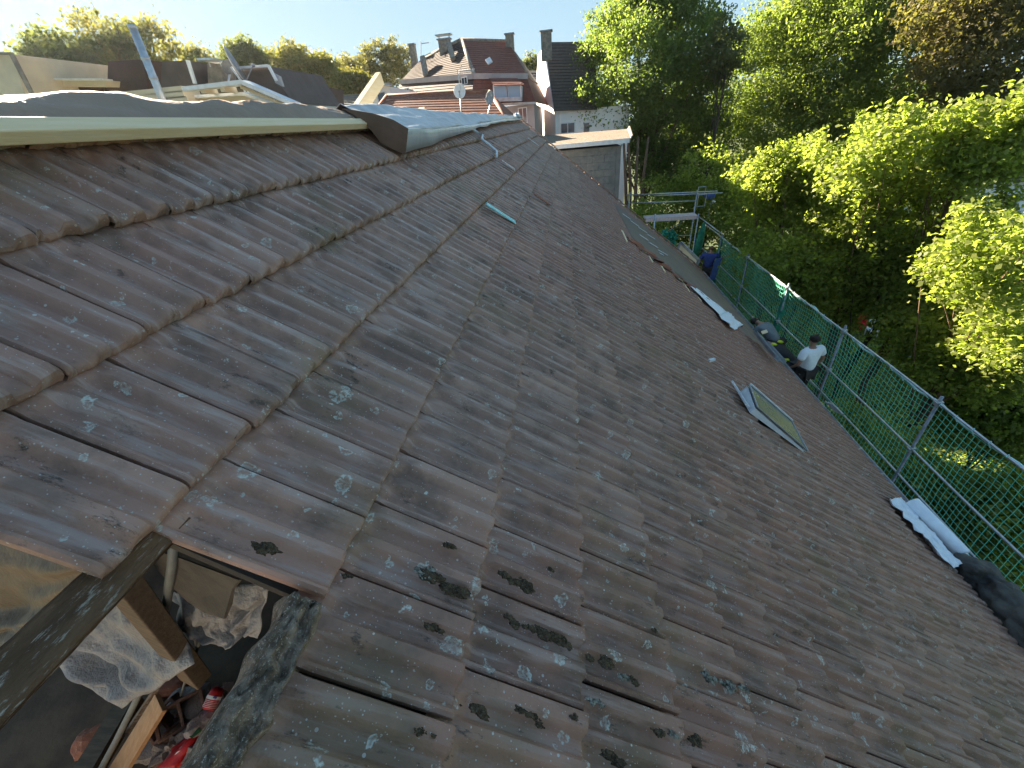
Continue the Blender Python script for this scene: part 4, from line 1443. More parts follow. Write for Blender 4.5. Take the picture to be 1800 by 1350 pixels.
    if accents:
        for a, c, off, r, mt in accents:
            P = W[a].lerp(W[c], 0.5) + Rz @ Vector(off)
            b = MB()
            b.blob(P, r, int(r * 1000), 0.4, 2, (1.2, 1.0, 0.55))
            b.build('neon_panel', mt, root, smooth=True)
    return root


STAND = dict(pelvis=(0, 0, .95), belly=(0, .01, 1.12), chest=(0, .02, 1.34), neck=(0, .02, 1.50), head=(0, .04, 1.63),
             shL=(-.22, .0, 1.43), shR=(.22, .0, 1.43), elL=(-.31, -.02, 1.16), elR=(.33, -.05, 1.16), wrL=(-.20, .16, .98), wrR=(.25, .05, .90),
             hipL=(-.09, 0, .90), hipR=(.09, 0, .90), knL=(-.10, .03, .50), knR=(.11, .03, .50), anL=(-.10, 0, .09), anR=(.12, 0, .09))
BEND = dict(pelvis=(0, -.10, .92), belly=(0, .02, 1.06), chest=(0, .26, 1.20), neck=(0, .43, 1.26), head=(0, .55, 1.26),
            shL=(-.18, .32, 1.20), shR=(.18, .32, 1.20), elL=(-.22, .42, .96), elR=(.22, .42, .96), wrL=(-.15, .56, .82), wrR=(.14, .58, .82),
            hipL=(-.09, -.10, .87), hipR=(.09, -.10, .87), knL=(-.11, .0, .48), knR=(.11, .02, .48), anL=(-.11, -.06, .09), anR=(.12, -.06, .09))
CROUCH = dict(pelvis=(0, -.22, .62), belly=(0, -.06, .74), chest=(0, .18, .86), neck=(0, .34, .90), head=(0, .46, .88),
              shL=(-.18, .22, .88), shR=(.18, .22, .88), elL=(-.24, .38, .72), elR=(.24, .38, .72), wrL=(-.16, .58, .70), wrR=(.16, .58, .70),
              hipL=(-.10, -.22, .58), hipR=(.10, -.22, .58), knL=(-.14, .12, .50), knR=(.14, .12, .50), anL=(-.13, -.12, .09), anR=(.13, -.12, .09))
PW = at_x(1437, 592, 5.42)
person('person in white t-shirt standing with back to the camera at the eave', (5.42, PW.y, PW.z - 1.86), rad(25), STAND, M['shirt_white'], M['trousers'], M['hair'])
PG = at_x(1352, 563, 5.50)
person('person in grey t-shirt bending over the eave beside the flashing', (5.50, PG.y - 0.45, PG.z - 1.40), rad(35), BEND, M['shirt_grey'], M['trousers'], M['hair'])
PJ = at_x(1378, 622, 5.16)
person('person crouching in black jacket with neon yellow patches at the eave', (5.16, PJ.y, PJ.z - 0.84), rad(40), CROUCH, M['jacket'], M['trousers_grey'], M['hair'],
       accents=[('shL', 'chest', (0, .02, .10), .055, M['neon']), ('shR', 'chest', (0, -.02, .12), .055, M['neon']), ('pelvis', 'belly', (-.12, 0, .06), .06, M['neon'])])
PB = at_x(1248, 449, 5.45)
person('person in blue t-shirt with reddish hair at the far end of the scaffold', (5.45, PB.y, PB.z - 1.50), rad(-20), dict(STAND, head=(0, .10, 1.58), wrR=(.50, .30, 1.30), elR=(.36, .12, 1.22)), M['shirt_blue'], M['trousers'], M['hair_red'])

# ------------------------------------------------------------------ neighbouring buildings


def quad_rows(mb, a, b_, c, d, rows, lap=0.03):
    """tiled slope: a,b upper corners, d,c lower corners; every course is its own lapped strip"""
    a, b_, c, d = map(Vector, (a, b_, c, d))
    nrm = (b_ - a).cross(d - a).normalized()
    if nrm.z < 0: nrm = -nrm
    for i in range(rows):
        t0, t1 = i / rows, (i + 1.12) / rows
        p = [a.lerp(d, t0), b_.lerp(c, t0), b_.lerp(c, t1) + nrm * lap, a.lerp(d, t1) + nrm * lap]
        mb.add(p + [p[2] - nrm * lap * 1.4, p[3] - nrm * lap * 1.4], [(0, 1, 2, 3), (3, 2, 4, 5)])
    return mb


def window(parent, P, ex, ez, w, h, nx=2, nz=1, frame='white_paint', pane='pane', depth=0.06):
    """window centred at P; ex along the wall, ez up; frame proud of the wall, recessed panes as its children"""
    ex, ez = Vector(ex).normalized(), Vector(ez).normalized()
    nn = ex.cross(ez).normalized()
    o = P - ex * w / 2 - ez * h / 2
    t = min(w, h) * 0.09
    b = MB()
    b.frame_box(o, ex * w, ez * t, nn * depth)
    b.frame_box(o + ez * (h - t), ex * w, ez * t, nn * depth)
    b.frame_box(o + ez * t, ex * t, ez * (h - 2 * t), nn * depth)
    b.frame_box(o + ez * t + ex * (w - t), ex * t, ez * (h - 2 * t), nn * depth)
    for i in range(1, nx):
        b.frame_box(o + ez * t + ex * (w * i / nx - t * .4), ex * t * .8, ez * (h - 2 * t), nn * depth * .9)
    for i in range(1, nz):
        b.frame_box(o + ex * t + ez * (h * i / nz - t * .3), ex * (w - 2 * t), ez * t * .6, nn * depth * .8)
    f = b.build('window', M[frame], parent)
    for i in range(nx):
        g_ = MB()
        g_.frame_box(o + ez * t + ex * (w * i / nx + t * .5), ex * (w / nx - t), ez * (h - 2 * t), nn * 0.02)
        g_.build('pane', M[pane], f)
    return f


FRONT = Vector((1, 0, 0)); UPZ = Vector((0, 0, 1))

# slate clad flat-roofed extension right behind the gable
ext = thing('extension', (0.4, 20.5, GROUND), 'slate clad block with flat mossy roof just beyond the gable', 'building')
Y0, Y1 = 18.6, 23.5
TR = at_y(1091, 250, Y0)
BR_ = at_y(1100, 227, Y1)
XL = -3.0
ztop = at_y(1091, 256, Y0).z
b = MB()
b.box((XL, Y0, GROUND), (TR.x, Y1, ztop))
b.build('wall', M['slate'], ext)
sh = 0
rowh, colw = 0.26, 0.46
k = 0
z = ztop
slates = []
sl_mesh = bpy.data.meshes.new('slate_panel')
sb = MB().box((0.006, -0.018, 0.006), (colw - 0.006, 0, rowh - 0.006))
sl_mesh.from_pydata(sb.v, [], sb.f)
sl_mesh.materials.append(M['slate'])
sl2 = sl_mesh.copy(); sl2.materials[0] = M['slate2']
rowi = 0
while z - rowh > -5.2:
    x = TR.x - colw - (0.0 if rowi % 2 else 0.23) - 0.14
    while x > -1.7:
        o = bpy.data.objects.new('slate_panel', sl_mesh if random.random() < 0.6 else sl2)
        o.location = (x, Y0 - 0.004 - random.uniform(0, 0.004), z - rowh)
        COL.objects.link(o)
        adopt(o, ext)
        x -= colw
    z -= rowh
    rowi += 1
b = MB()
b.box((TR.x - 0.14, Y0 - 0.03, GROUND), (TR.x + 0.03, Y0, ztop))
b.build('corner_trim', M['slate'], ext)
fasc = MB()
fz0, fz1 = at_y(1040, 257, Y0 - 0.3).z, at_y(1040, 250, Y0 - 0.3).z
F1 = at_y(1107, 244, Y0 - 0.3)
fasc.prism([(XL, Y0 - 0.30, fz0), (XL, Y0 - 0.30, fz1), (F1.x, Y0 - 0.30, F1.z + 0.03), (F1.x, Y0 - 0.30, F1.z - 0.13)], (0, 0.05, 0))
fasc.build('fascia', M['white_paint'], ext)
b = MB()
b.prism([(XL, Y0 - 0.25, fz1 - 0.01), (F1.x, Y0 - 0.25, F1.z + 0.02), (BR_.x + 0.1, Y1 + 0.2, BR_.z), (XL, Y1 + 0.2, BR_.z + 0.05)], (0, 0, -0.14))
b.build('flat_roof', M['gravel'], ext)
b = MB()
b.prism([(F1.x - 0.02, Y0 - 0.25, F1.z - 0.1), (F1.x + 0.06, Y0 - 0.25, F1.z + 0.10), (BR_.x + 0.16, Y1 + 0.2, BR_.z + 0.12), (BR_.x + 0.08, Y1 + 0.2, BR_.z - 0.05)], (0.05, 0, 0))
b.build('edge_trim', M['chimney'], ext)

# low orange roof with hips behind our ridge
Yr, Yf = 24.5, 21.0
lo_ = thing('low_house', (-6, 24, GROUND), 'low house with orange red hipped roof behind the ridge membrane', 'house')
ra, rb_ = at_y(680, 169, Yr), at_y(859, 161, Yr)
fa, fb = at_y(640, 225, Yf), at_y(902, 225, Yf)
b = MB()
quad_rows(b, ra, rb_, fb, fa, 13, 0.018)
b.build('roof', M['orange_roof'], lo_)
b = MB()
bk = Vector((rb_.x + 1.5, Yr + 3.5, fb.z))
quad_rows(b, rb_, rb_, bk, fb, 9, 0.03)
b.build('roof', M['orange_roof'], lo_)
b = MB()
bk2 = Vector((ra.x - 1.5, Yr + 3.5, fa.z))
b.add([ra, rb_, bk, bk2, fa], [(0, 1, 2, 3), (0, 3, 4)])
b.build('roof', M['orange_roof'], lo_)
b = MB()
for p, q in ((ra, rb_), (rb_, fb), (ra, fa)):
    b.tube([p, q], 0.10, 8)
b.build('ridge_tile', M['orange_roof'], lo_, smooth=True)
b = MB()
b.prism([(fa.x + .3, Yf + .3, GROUND), (fb.x - .3, Yf + .3, GROUND), (bk.x - .3, Yr + 3.2, GROUND), (bk2.x + .3, Yr + 3.2, GROUND)], (0, 0, fa.z - GROUND))
b.build('wall', M['pink_render'], lo_)

# big mansard house with red roof
YF = 33.0
mh = thing('mansard_house', (-7, 36, GROUND), 'large house with red mansard roof, dormers and several chimneys', 'house')
r0, r1 = at_y(811, 70, 37.5), at_y(893, 73, 37.5)
e0, e1 = at_y(833, 130, YF), at_y(926, 133, YF)
l0 = at_y(704, 143, 39.0)
h0 = at_y(741, 104, 41.0)
b = MB()
quad_rows(b, r0, r1, e1, e0, 17, 0.03)
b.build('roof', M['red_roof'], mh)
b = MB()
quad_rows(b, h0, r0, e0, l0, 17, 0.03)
b.build('roof', M['redbrown_roof'], mh)  # left slope's shading put into a darker roof colour
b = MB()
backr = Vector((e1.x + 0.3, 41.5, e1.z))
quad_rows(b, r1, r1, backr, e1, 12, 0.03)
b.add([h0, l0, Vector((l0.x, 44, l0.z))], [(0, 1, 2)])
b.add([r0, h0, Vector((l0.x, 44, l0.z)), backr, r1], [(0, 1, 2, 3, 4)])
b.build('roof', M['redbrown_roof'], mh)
b = MB()
for p, q in ((r0, r1), (r0, e0), (h0, r0)):
    b.tube([p, q], 0.13, 8)
b.build('ridge_tile', M['chimney'], mh, smooth=True)
# white cornice line between the two roof pitches
b = MB()
b.beam(at_y(704, 144, 38.95), at_y(833, 134, YF - .05), 0.25, 0.30)
b.beam(at_y(833, 134, YF - .05), at_y(928, 134, YF - .05), 0.25, 0.30)
b.build('cornice', M['pink_render'], mh)
# steep lower mansard
m0, m1 = at_y(833, 136, YF), at_y(926, 136, YF)
n0, n1 = at_y(828, 186, YF - 0.9), at_y(941, 180, YF - 0.9)
b = MB()
quad_rows(b, m0, m1, n1, n0, 10, 0.03)
b.build('roof', M['red_roof'], mh)
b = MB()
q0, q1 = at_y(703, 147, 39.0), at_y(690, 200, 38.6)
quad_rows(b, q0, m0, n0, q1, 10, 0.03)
b.build('roof', M['redbrown_roof'], mh)  # lower left slope likewise carries its shade in the colour
b = MB()
b.add([m1, n1, Vector((n1.x + .5, 41.5, n1.z)), Vector((m1.x + .3, 41.5, m1.z))], [(0, 1, 2, 3)])
b.build('roof', M['red_roof'], mh)
b = MB()
wz = n1.z - 0.05
b.prism([(n0.x + .3, YF - .7, GROUND), (n1.x - .1, YF - .7, GROUND), (n1.x - .1, 42, GROUND), (q1.x + .4, 42, GROUND), (q1.x + .4, 38.8, GROUND)], (0, 0, wz - GROUND))
b.build('wall', M['pink_render'], mh)
b = MB()
b.beam(at_y(868, 184, YF - 1.0), at_y(942, 181, YF - 1.0), 0.3, 0.14)
b.build('gutter', M['zinc'], mh)
# dormer with twin window
dm_ = MB()
d0, d1 = at_y(868, 152, YF - 1.6), at_y(916, 150, YF - 1.6)
d2, d3 = at_y(916, 177, YF - 1.6), at_y(870, 178, YF - 1.6)
dm_.prism([d0, d1, d2, d3], (0, 2.2, 0))
dm = dm_.build('dormer', M['white_paint'], mh)
b = MB()
quad_rows(b, at_y(858, 137, YF - 0.1), at_y(908, 137, YF - 0.1), at_y(921, 149, YF - 1.9), at_y(868, 150, YF - 1.9), 5, 0.04)
b.build('dormer_roof', M['red_roof'], dm)
cw = at_y(880, 162, YF - 1.66); cw2 = at_y(904, 161, YF - 1.66)
window(mh, cw, FRONT, UPZ, 0.92, 0.80, 1, 1, 'white_paint', 'pane_blue')
window(mh, cw2, FRONT, UPZ, 0.92, 0.80, 1, 1, 'white_paint', 'pane_blue')
b = MB()
b.beam(at_y(870, 175, YF - 1.75), at_y(917, 174, YF - 1.75), 0.25, 0.22)
b.build('sill_flashing', M['zinc'], mh)
window(mh, at_y(716, 163, 38.0), Vector((1, -.75, 0)), UPZ, 0.7, 0.6)
window(mh, at_y(817, 142, YF + .4), Vector((1, -.75, 0)), UPZ, 0.6, 0.4, 2)
window(mh, at_y(919, 203, YF - .75), FRONT, UPZ, 0.6, 0.9)
# chimney strips, roof lights
for px0, py0, px1, py1, Yc in ((743, 101, 749, 134, 38.2), (789, 77, 797, 105, 37.2)):
    b = MB()
    b.beam(at_y(px0, py0, Yc), at_y(px1, py1, Yc - 1.2), 0.35, 0.3, up=(0, -1, .6))
    b.build('flue_panel', M['chimney'], mh)
b = MB()
b.beam(at_y(857, 103, YF + 1.3), at_y(862, 111, YF + 0.9), 0.35, 0.06, up=(0, -1, .6))
b.build('roof_light', M['white_paint'], mh)


def chimney(parent, px, ptop, pbot, Y, w, d=0.5, pots=0, mat='chimney', cap=True):
    T, Bt = at_y(px, ptop, Y), at_y(px, pbot, Y)
    b = MB()
    b.box((T.x - w / 2, Y - d / 2, Bt.z - 0.5), (T.x + w / 2, Y + d / 2, T.z))
    c = b.build('chimney', M[mat], parent)
    if cap:
        b = MB()
        b.box((T.x - w * .62, Y - d * .62, T.z), (T.x + w * .62, Y + d * .62, T.z + 0.07))
        if pots:
            for sx in (-1, 1):
                for sy in (-1, 1):
                    b.box((T.x + sx * w * .45 - .02, Y + sy * d * .4 - .02, T.z + 0.07), (T.x + sx * w * .45 + .02, Y + sy * d * .4 + .02, T.z + 0.25))
            b.box((T.x - w * .7, Y - d * .7, T.z + 0.25), (T.x + w * .7, Y + d * .7, T.z + 0.30))
        b.build('chimney_cap', M['galv_dull'], c)
    return c


chimney(mh, 895.5, 61, 92, 36.9, 0.55)
chimney(mh, 781, 70, 84, 38.5, 0.85, pots=1)
chimney(mh, 724, 79, 108, 41.5, 0.45)
b = MB()
Ta = at_y(740, 100, 39.5); Tb = at_y(740, 72, 39.5); Tc = at_y(754, 75, 39.5)
b.tube([Ta, Tb], 0.03, 6); b.tube([Vector((Tb.x, Tb.y, Tc.z)), Tc], 0.03, 6)
tag(b.build('antenna', M['galv']), 'thin aerial on the left slope of the red mansard house', 'antenna')

# satellite dishes and aerial behind the ridge


def dish(label, px, py, Y, r, n, mast_px, mat, deep=0.12, arm=True):
    c = at_y(px, py, Y)
    n = Vector(n).normalized()
    t = thing('satellite_dish', at_y(*mast_px, Y), label, 'satellite dish')
    Rm = n.to_track_quat('Z', 'Y').to_matrix()
    rows = []
    for i in range(6):
        rr_ = r * i / 5
        rows.append([c + Rm @ Vector((rr_ * math.cos(a) * 0.92, rr_ * math.sin(a), deep * r * (i / 5) ** 2 * 2 - deep * r)) for a in np.linspace(0, 2 * math.pi, 25)])
    b = MB()
    b.sheet(rows)
    b.build('reflector', M[mat], t, smooth=True, solid=0.012)
    b = MB()
    b.tube([c - n * 0.08, at_y(*mast_px, Y) + Vector((0, 0.0, 0)), at_y(*mast_px, Y) - Vector((0, 0, 1.2))], 0.025, 8)
    b.build('mast', M['galv'], t, smooth=True)
    if arm:
        lo = c + Rm @ Vector((0, -r * 0.95, 0))
        f = c + n * r * 1.1 + Vector((0, 0, -r * 0.35))
        b = MB()
        b.tube([lo, f], 0.012, 6)
        b.blob(f, 0.045, 1, 0.05, 1)
        b.build('receiver_arm', M['galv_dull'], t)
    return t


dish('white round satellite dish facing the camera above the orange roof', 808, 161, 19.0, 0.25, (0.15, -1, 0.25), (811, 200), 'white_paint')
dish('grey satellite dish turned away beside the red dormer', 862, 172, 19.0, 0.24, (-0.55, -0.75, 0.2), (858, 200), 'galv_dull')
b = MB()
a0, a1 = at_y(810, 160, 19.0), at_y(804, 122, 19.0)
b.tube([a0, a1], 0.018, 6)
k0, k1 = at_y(804, 126, 19.0), at_y(833, 124, 19.0)
b.tube([k0, k1], 0.012, 6)
for i in range(10):
    p = k0.lerp(k1, 0.1 + i / 10)
    b.tube([p - Vector((0, 0.12, 0.07)), p + Vector((0, 0.12, 0.07))], 0.006, 4)
b.tube([at_y(812, 114, 19.0), at_y(808, 123, 19.0), at_y(812, 132, 19.0)], 0.010, 5)
tag(b.build('antenna', M['galv']), 'rooftop television aerial with many rods above the white dish', 'antenna')

# white gabled house ------------------------------------------------------
wh = thing('white_house', (-0.4, 40, GROUND), 'white rendered house with steep dark roof and tall chimney', 'house')
YW = 38.0
gA = at_y(941, 100, YW)      # left wall
px_ = lambda x, y, Y=YW: at_y(x, y, Y)
wl = MB()
tl, ap, ev, bl = px_(943, 92), px_(955, 80), px_(975, 196), px_(940, 235)
gable = [px_(940, 240, 44.5), px_(942, 150, 44.3), px_(946, 96, 43.6), px_(955, 82, 41.6), px_(976, 195, YW), px_(976, 240, YW)]
gable = [Vector((gable[1].x, 44.3, GROUND))] + gable[1:5] + [Vector((gable[4].x, YW, GROUND))]
wl.prism(gable, (0.35, 0.18, 0))
wl.build('gable_wall', M['white_render'], wh)
wl = MB()
fw0, fw1 = px_(976, 195, YW), px_(1024, 190, YW)
wl.box((fw0.x + 0.36, YW, GROUND), (fw1.x - 0.2, YW + 0.3, fw1.z))
wl.build('wall', M['white_render'], wh)
b = MB()
quad_rows(b, px_(957, 74, 41.7), px_(1045, 73, 41.7), px_(1050, 192, YW - 0.35), px_(974, 194, YW - 0.35), 22, 0.05)
b.build('roof', M['dark_roof'], wh)
b = MB()
b.beam(px_(956, 82, 41.5), px_(975, 193, YW - .1), 0.12, 0.2, up=(0, 1, 0))
b.build('bargeboard', M['white_paint'], wh)
chimney(wh, 960, 56, 92, YW + 0.4, 0.75, 0.6, mat='chimney')
window(wh, px_(998, 225, YW - .03), FRONT, UPZ, 1.15, 0.75, 2)
window(wh, px_(1031, 225, YW - .03), FRONT, UPZ, 0.5, 0.75, 1)
b = MB()
b.box((px_(1024, 200).x - 0.2, YW - .02, GROUND), (px_(1024, 200).x + 3.5, YW + 6, px_(1024, 192).z))
b.build('wall', M['white_render'], wh)

# house far between the two, brown roof
b = MB()
bh = thing('brown_house', (-3, 52, GROUND), 'brown roofed house glimpsed between red and white houses', 'house')
quad_rows(b, at_y(925, 124, 55), at_y(960, 124, 55), at_y(960, 152, 51), at_y(925, 152, 51), 6, 0.05)
b.build('roof', M['dark_roof'], bh)
b = MB()
A_ = at_y(922, 152, 51.2)
b.box((A_.x, 51.3, GROUND), (A_.x + 4, 56, A_.z))
b.build('wall', M['white_render'], bh)

# blue-white gable behind the slanting timber
sg = thing('small_house', (-13, 30, GROUND), 'small pale gabled house behind the slanting timber', 'house')
b = MB()
b.prism([at_y(651, 200, 27), at_y(651, 172, 27), at_y(664, 150, 27), at_y(684, 152, 27), at_y(688, 200, 27), (at_y(688, 200, 27).x, 27, GROUND), (at_y(651, 200, 27).x, 27, GROUND)], (0, 5, 0))
b.build('wall', M['white_render'], sg)
b = MB()
b.beam(at_y(648, 178, 26.9), at_y(665, 149, 26.9), 0.12, 0.35, up=(0, 1, 0))
b.beam(at_y(665, 149, 26.9), at_y(687, 148, 26.9), 0.12, 0.35, up=(0, 1, 0))
b.build('bargeboard', M['zinc'], sg)
window(sg, at_y(673, 178, 26.95), FRONT, UPZ, 0.55, 0.9, 1)

# long low grey roof
lg = thing('row_house', (-22, 40, GROUND), 'long low grey brown roof with two roof lights', 'house')
b = MB()
quad_rows(b, at_y(530, 170, 30), at_y(650, 165, 30), at_y(654, 196, 27), at_y(522, 196, 27), 10, 0.04)
b.build('roof', M['grey_roof'], lg)
for px, py in ((571, 177), (628, 176)):
    b = MB()
    P = at_y(px, py, 28.7)
    b.frame_box(P, (0.45, 0, 0), (0.05, -0.35, -0.28), (0, -0.04, 0.05))
    b.build('roof_light', M['white_paint'], lg)
b = MB()
b.prism([at_y(522, 196, 27.3), at_y(652, 196, 27.3), (at_y(652, 196, 27.3).x, 27.3, GROUND), (at_y(522, 196, 27.3).x, 27.3, GROUND)], (0, 4, 0))
b.build('wall', M['pink_render'], lg)

# ---- left cluster right across the ridge --------------------------------
YL = 10.0
lc = thing('cornice_house', (-8, 11, GROUND), 'neighbouring house with pale gabled cornice and slated mansard', 'house')


def face(name, poly, Y, depth, mat, parent, proud=0.0):
    m = MB()
    m.prism([at_y(x, y, Y) - Vector((0, proud, 0)) for x, y in poly], (0, depth, 0))
    return m.build(name, M[mat], parent)


# pediment: soffit, fascia, wall
face('wall', [(322, 168), (430, 162), (520, 196), (520, 230), (322, 230)], YL + .4, 3.0, 'cream', lc)
b = MB()
for p, q in (((330, 157), (431, 145)), ((431, 145), (522, 184))):
    b.beam(at_y(*p, YL), at_y(*q, YL), 0.30, 0.075)
b.build('cornice', M['white_paint'], lc)
b = MB()
for i in range(22):
    t = i / 21
    P = at_y(lerp(437, 516, t), lerp(154, 187, t), YL + .25)
    b.box(P - Vector((.025, .25, .035)), P + Vector((.025, .1, .02)))
for px, py in ((368, 160), (402, 157)):
    P = at_y(px, py, YL + .1)
    b.box(P - Vector((.05, .2, .05)), P + Vector((.05, .2, .05)))
tag(b.build('modillions', M['cream'], lc), kind='stuff')
b = MB()
b.beam(at_y(345, 170, YL + .35), at_y(430, 165, YL + .35), 0.12, 0.06)
b.beam(at_y(430, 165, YL + .35), at_y(500, 190, YL + .35), 0.12, 0.06)
b.build('moulding', M['white_paint'], lc)
# stepped pale ledges left of it
b = MB()
for (x0, y0), (x1, y1), dz in (((225, 168), (335, 157), .10), ((225, 177), (338, 166), .12), ((225, 187), (345, 176), .14)):
    b.beam(at_y(x0, y0, YL + .3), at_y(x1, y1, YL + .3), 0.5, dz)
b.build('ledge', M['cream'], lc)
# slated mansard blocks and dormers
face('mansard', [(425, 120), (471, 116), (486, 140), (516, 182), (440, 155), (424, 150)], YL + 1.2, 2.5, 'dark_roof', lc)
b = MB()
b.beam(at_y(424, 119, YL + 1.1), at_y(472, 115.5, YL + 1.1), 0.12, 0.04)
b.beam(at_y(472, 115.5, YL + 1.1), at_y(486, 142, YL + 1.1), 0.05, 0.06, up=(0, 1, 0))
b.build('coping', M['white_paint'], lc)
face('dormer_cheek', [(478, 128), (490, 134), (496, 152), (484, 146)], YL + 1.15, 0.1, 'tarp_light', lc)
face('mansard', [(494, 147), (517, 146), (521, 178), (505, 170)], YL + 3.5, 3.0, 'dark_roof', lc)
face('mansard', [(285, 108), (329, 106), (345, 148), (282, 156)], YL + 1.6, 2.5, 'dark_roof', lc)
b = MB()
b.beam(at_y(330, 106, YL + 1.5), at_y(343, 147, YL + 1.5), 0.06, 0.07, up=(0, 1, 0))
b.build('coping', M['white_paint'], lc)
face('mansard', [(190, 108), (252, 104), (262, 168), (188, 168)], YL + 2.4, 3.0, 'redbrown_roof', lc)
face('chimney', [(364, 112), (388, 112), (394, 152), (366, 152)], YL + 1.9, 0.5, 'chimney', lc)
b = MB()
P0, P1 = at_y(362, 107, YL + 1.8), at_y(389, 105.5, YL + 1.8)
b.beam(P0, P1, 0.6, 0.04)
for t in (0.15, 0.85):
    b.tube([P0.lerp(P1, t), P0.lerp(P1, t) - Vector((0, 0, .12))], 0.015, 5)
b.build('chimney_cap', M['galv'], lc)
dish('large satellite dish seen almost edge on above the pale cornice', 412, 115, YL + .8, 0.36, (0.93, 0.42, 0.30), (424, 142), 'galv_dull', 0.1)
dish('small round grey dish left of the large edge-on dish', 401, 118, YL + 1.5, 0.15, (0.1, -1, 0.2), (402, 142), 'chimney', 0.1, False)
fl = thing('flue_pipe', at_y(289, 180, 8.0), 'tall shiny leaning steel flue pipe above the near ridge', 'flue pipe')
b = MB()
f0, f1 = at_y(290, 186, 8.0), at_y(231, 43, 8.0)
b.tube([f0 - (f1 - f0) * 0.6, f1], 0.060, 14)
b.build('pipe', M['galv'], fl, smooth=True)
b = MB()
for t in (0.36, 0.60, 0.02, 0.97):
    P = f0.lerp(f1, t)
    dd = (f1 - f0).normalized() * 0.02
    b.tube([P - dd, P + dd], 0.066, 14)
b.build('collar', M['galv'], fl, smooth=True)
# flat white ledge building and beige mansard at the far left
fb_ = thing('flat_roof_house', (-13, 14, GROUND), 'building with bright flat parapet at the left behind the tarpaulin', 'building')
face('parapet', [(86, 141), (187, 141), (186, 152), (84, 151)], 12.0, 2.5, 'cream', fb_)
b = MB()
b.beam(at_y(104, 140, 11.95), at_y(189, 140, 11.95), 0.3, 0.03)
b.build('coping', M['white_paint'], fb_)
face('wall', [(82, 151), (184, 152), (186, 205), (80, 205)], 12.4, 2.0, 'redbrown_roof', fb_)
face('chimney', [(80, 130), (106, 130), (106, 142), (80, 142)], 12.8, 0.8, 'chimney', fb_)
bm_ = thing('beige_house', (-16, 12, GROUND), 'pale beige sloping gable cut off by the left picture edge', 'house')
face('wall', [(-60, 92), (20, 95), (56, 200), (-60, 200)], 11.0, 3.0, 'cream', bm_)
b = MB()
b.beam(at_y(20, 94, 10.95), at_y(58, 168, 10.95), 0.1, 0.05, up=(0, 1, 0))
b.beam(at_y(-60, 92, 10.95), at_y(20, 94, 10.95), 0.1, 0.05)
b.build('coping', M['chimney'], bm_)

# ---- right: white house between shrubs, brick house between trees --------
rh = thing('garden_house', (22, 24, GROUND), 'white house partly hidden behind the sunlit bushes at right', 'house')
b = MB()
qa = [at_y(1738, 322, 25), at_y(1850, 318, 25), at_y(1850, 460, 25), at_y(1738, 460, 25)]
b.prism([qa[0], qa[1], (qa[1].x, 25, GROUND), (qa[0].x, 25, GROUND)], (0, 5, 0))
b.build('wall', M['white_render'], rh)
b = MB()
quad_rows(b, at_y(1760, 285, 28), at_y(1900, 282, 28), at_y(1900, 316, 24.6), at_y(1742, 318, 24.6), 7, 0.05)
b.build('roof', M['dark_roof'], rh)
window(rh, at_y(1773, 357, 24.97), FRONT, UPZ, 0.85, 0.95, 2, 2)
bh2 = thing('brick_house', (26, 42, GROUND), 'brick house glimpsed in the gap between tall trees', 'house')
b = MB()
b.prism([at_y(1635, 212, 42), at_y(1690, 212, 42), (at_y(1690, 212, 42).x, 42, GROUND), (at_y(1635, 212, 42).x, 42, GROUND)], (0, 5, 0))
b.build('wall', M['redbrown_roof'], bh2)

# garden bits
for q, m, s_, lb, cat in (((1508, 586), 'red', 0.9, 'red garden item on the lawn beyond the net', 'garden item'), ((1526, 594), 'white_paint', 0.8, 'white garden chair shape beyond the net', 'garden chair'), ((1588, 636), 'tarp_light', 0.9, 'flat pale slab on the lawn beyond the net', 'slab')):
    P = at_z(q[0], q[1], GROUND)
    t = MB()
    if cat == 'slab':
        t.box(P, P + Vector((s_, s_ * .7, 0.08)))
    else:
        t.box(P + Vector((0, 0, .35)), P + Vector((s_ * .6, s_ * .6, .42)))
        t.box(P + Vector((0, s_ * .52, .42)), P + Vector((s_ * .6, s_ * .6, .95)))
        for dx in (0, s_ * .52):
            for dyy in (0, s_ * .52):
                t.box(P + Vector((dx, dyy, 0)), P + Vector((dx + .06, dyy + .06, .35)))
    tag(t.build(cat.replace(' ', '_'), M[m], bevel=0.01), lb, cat)

# ------------------------------------------------------------------ vegetation


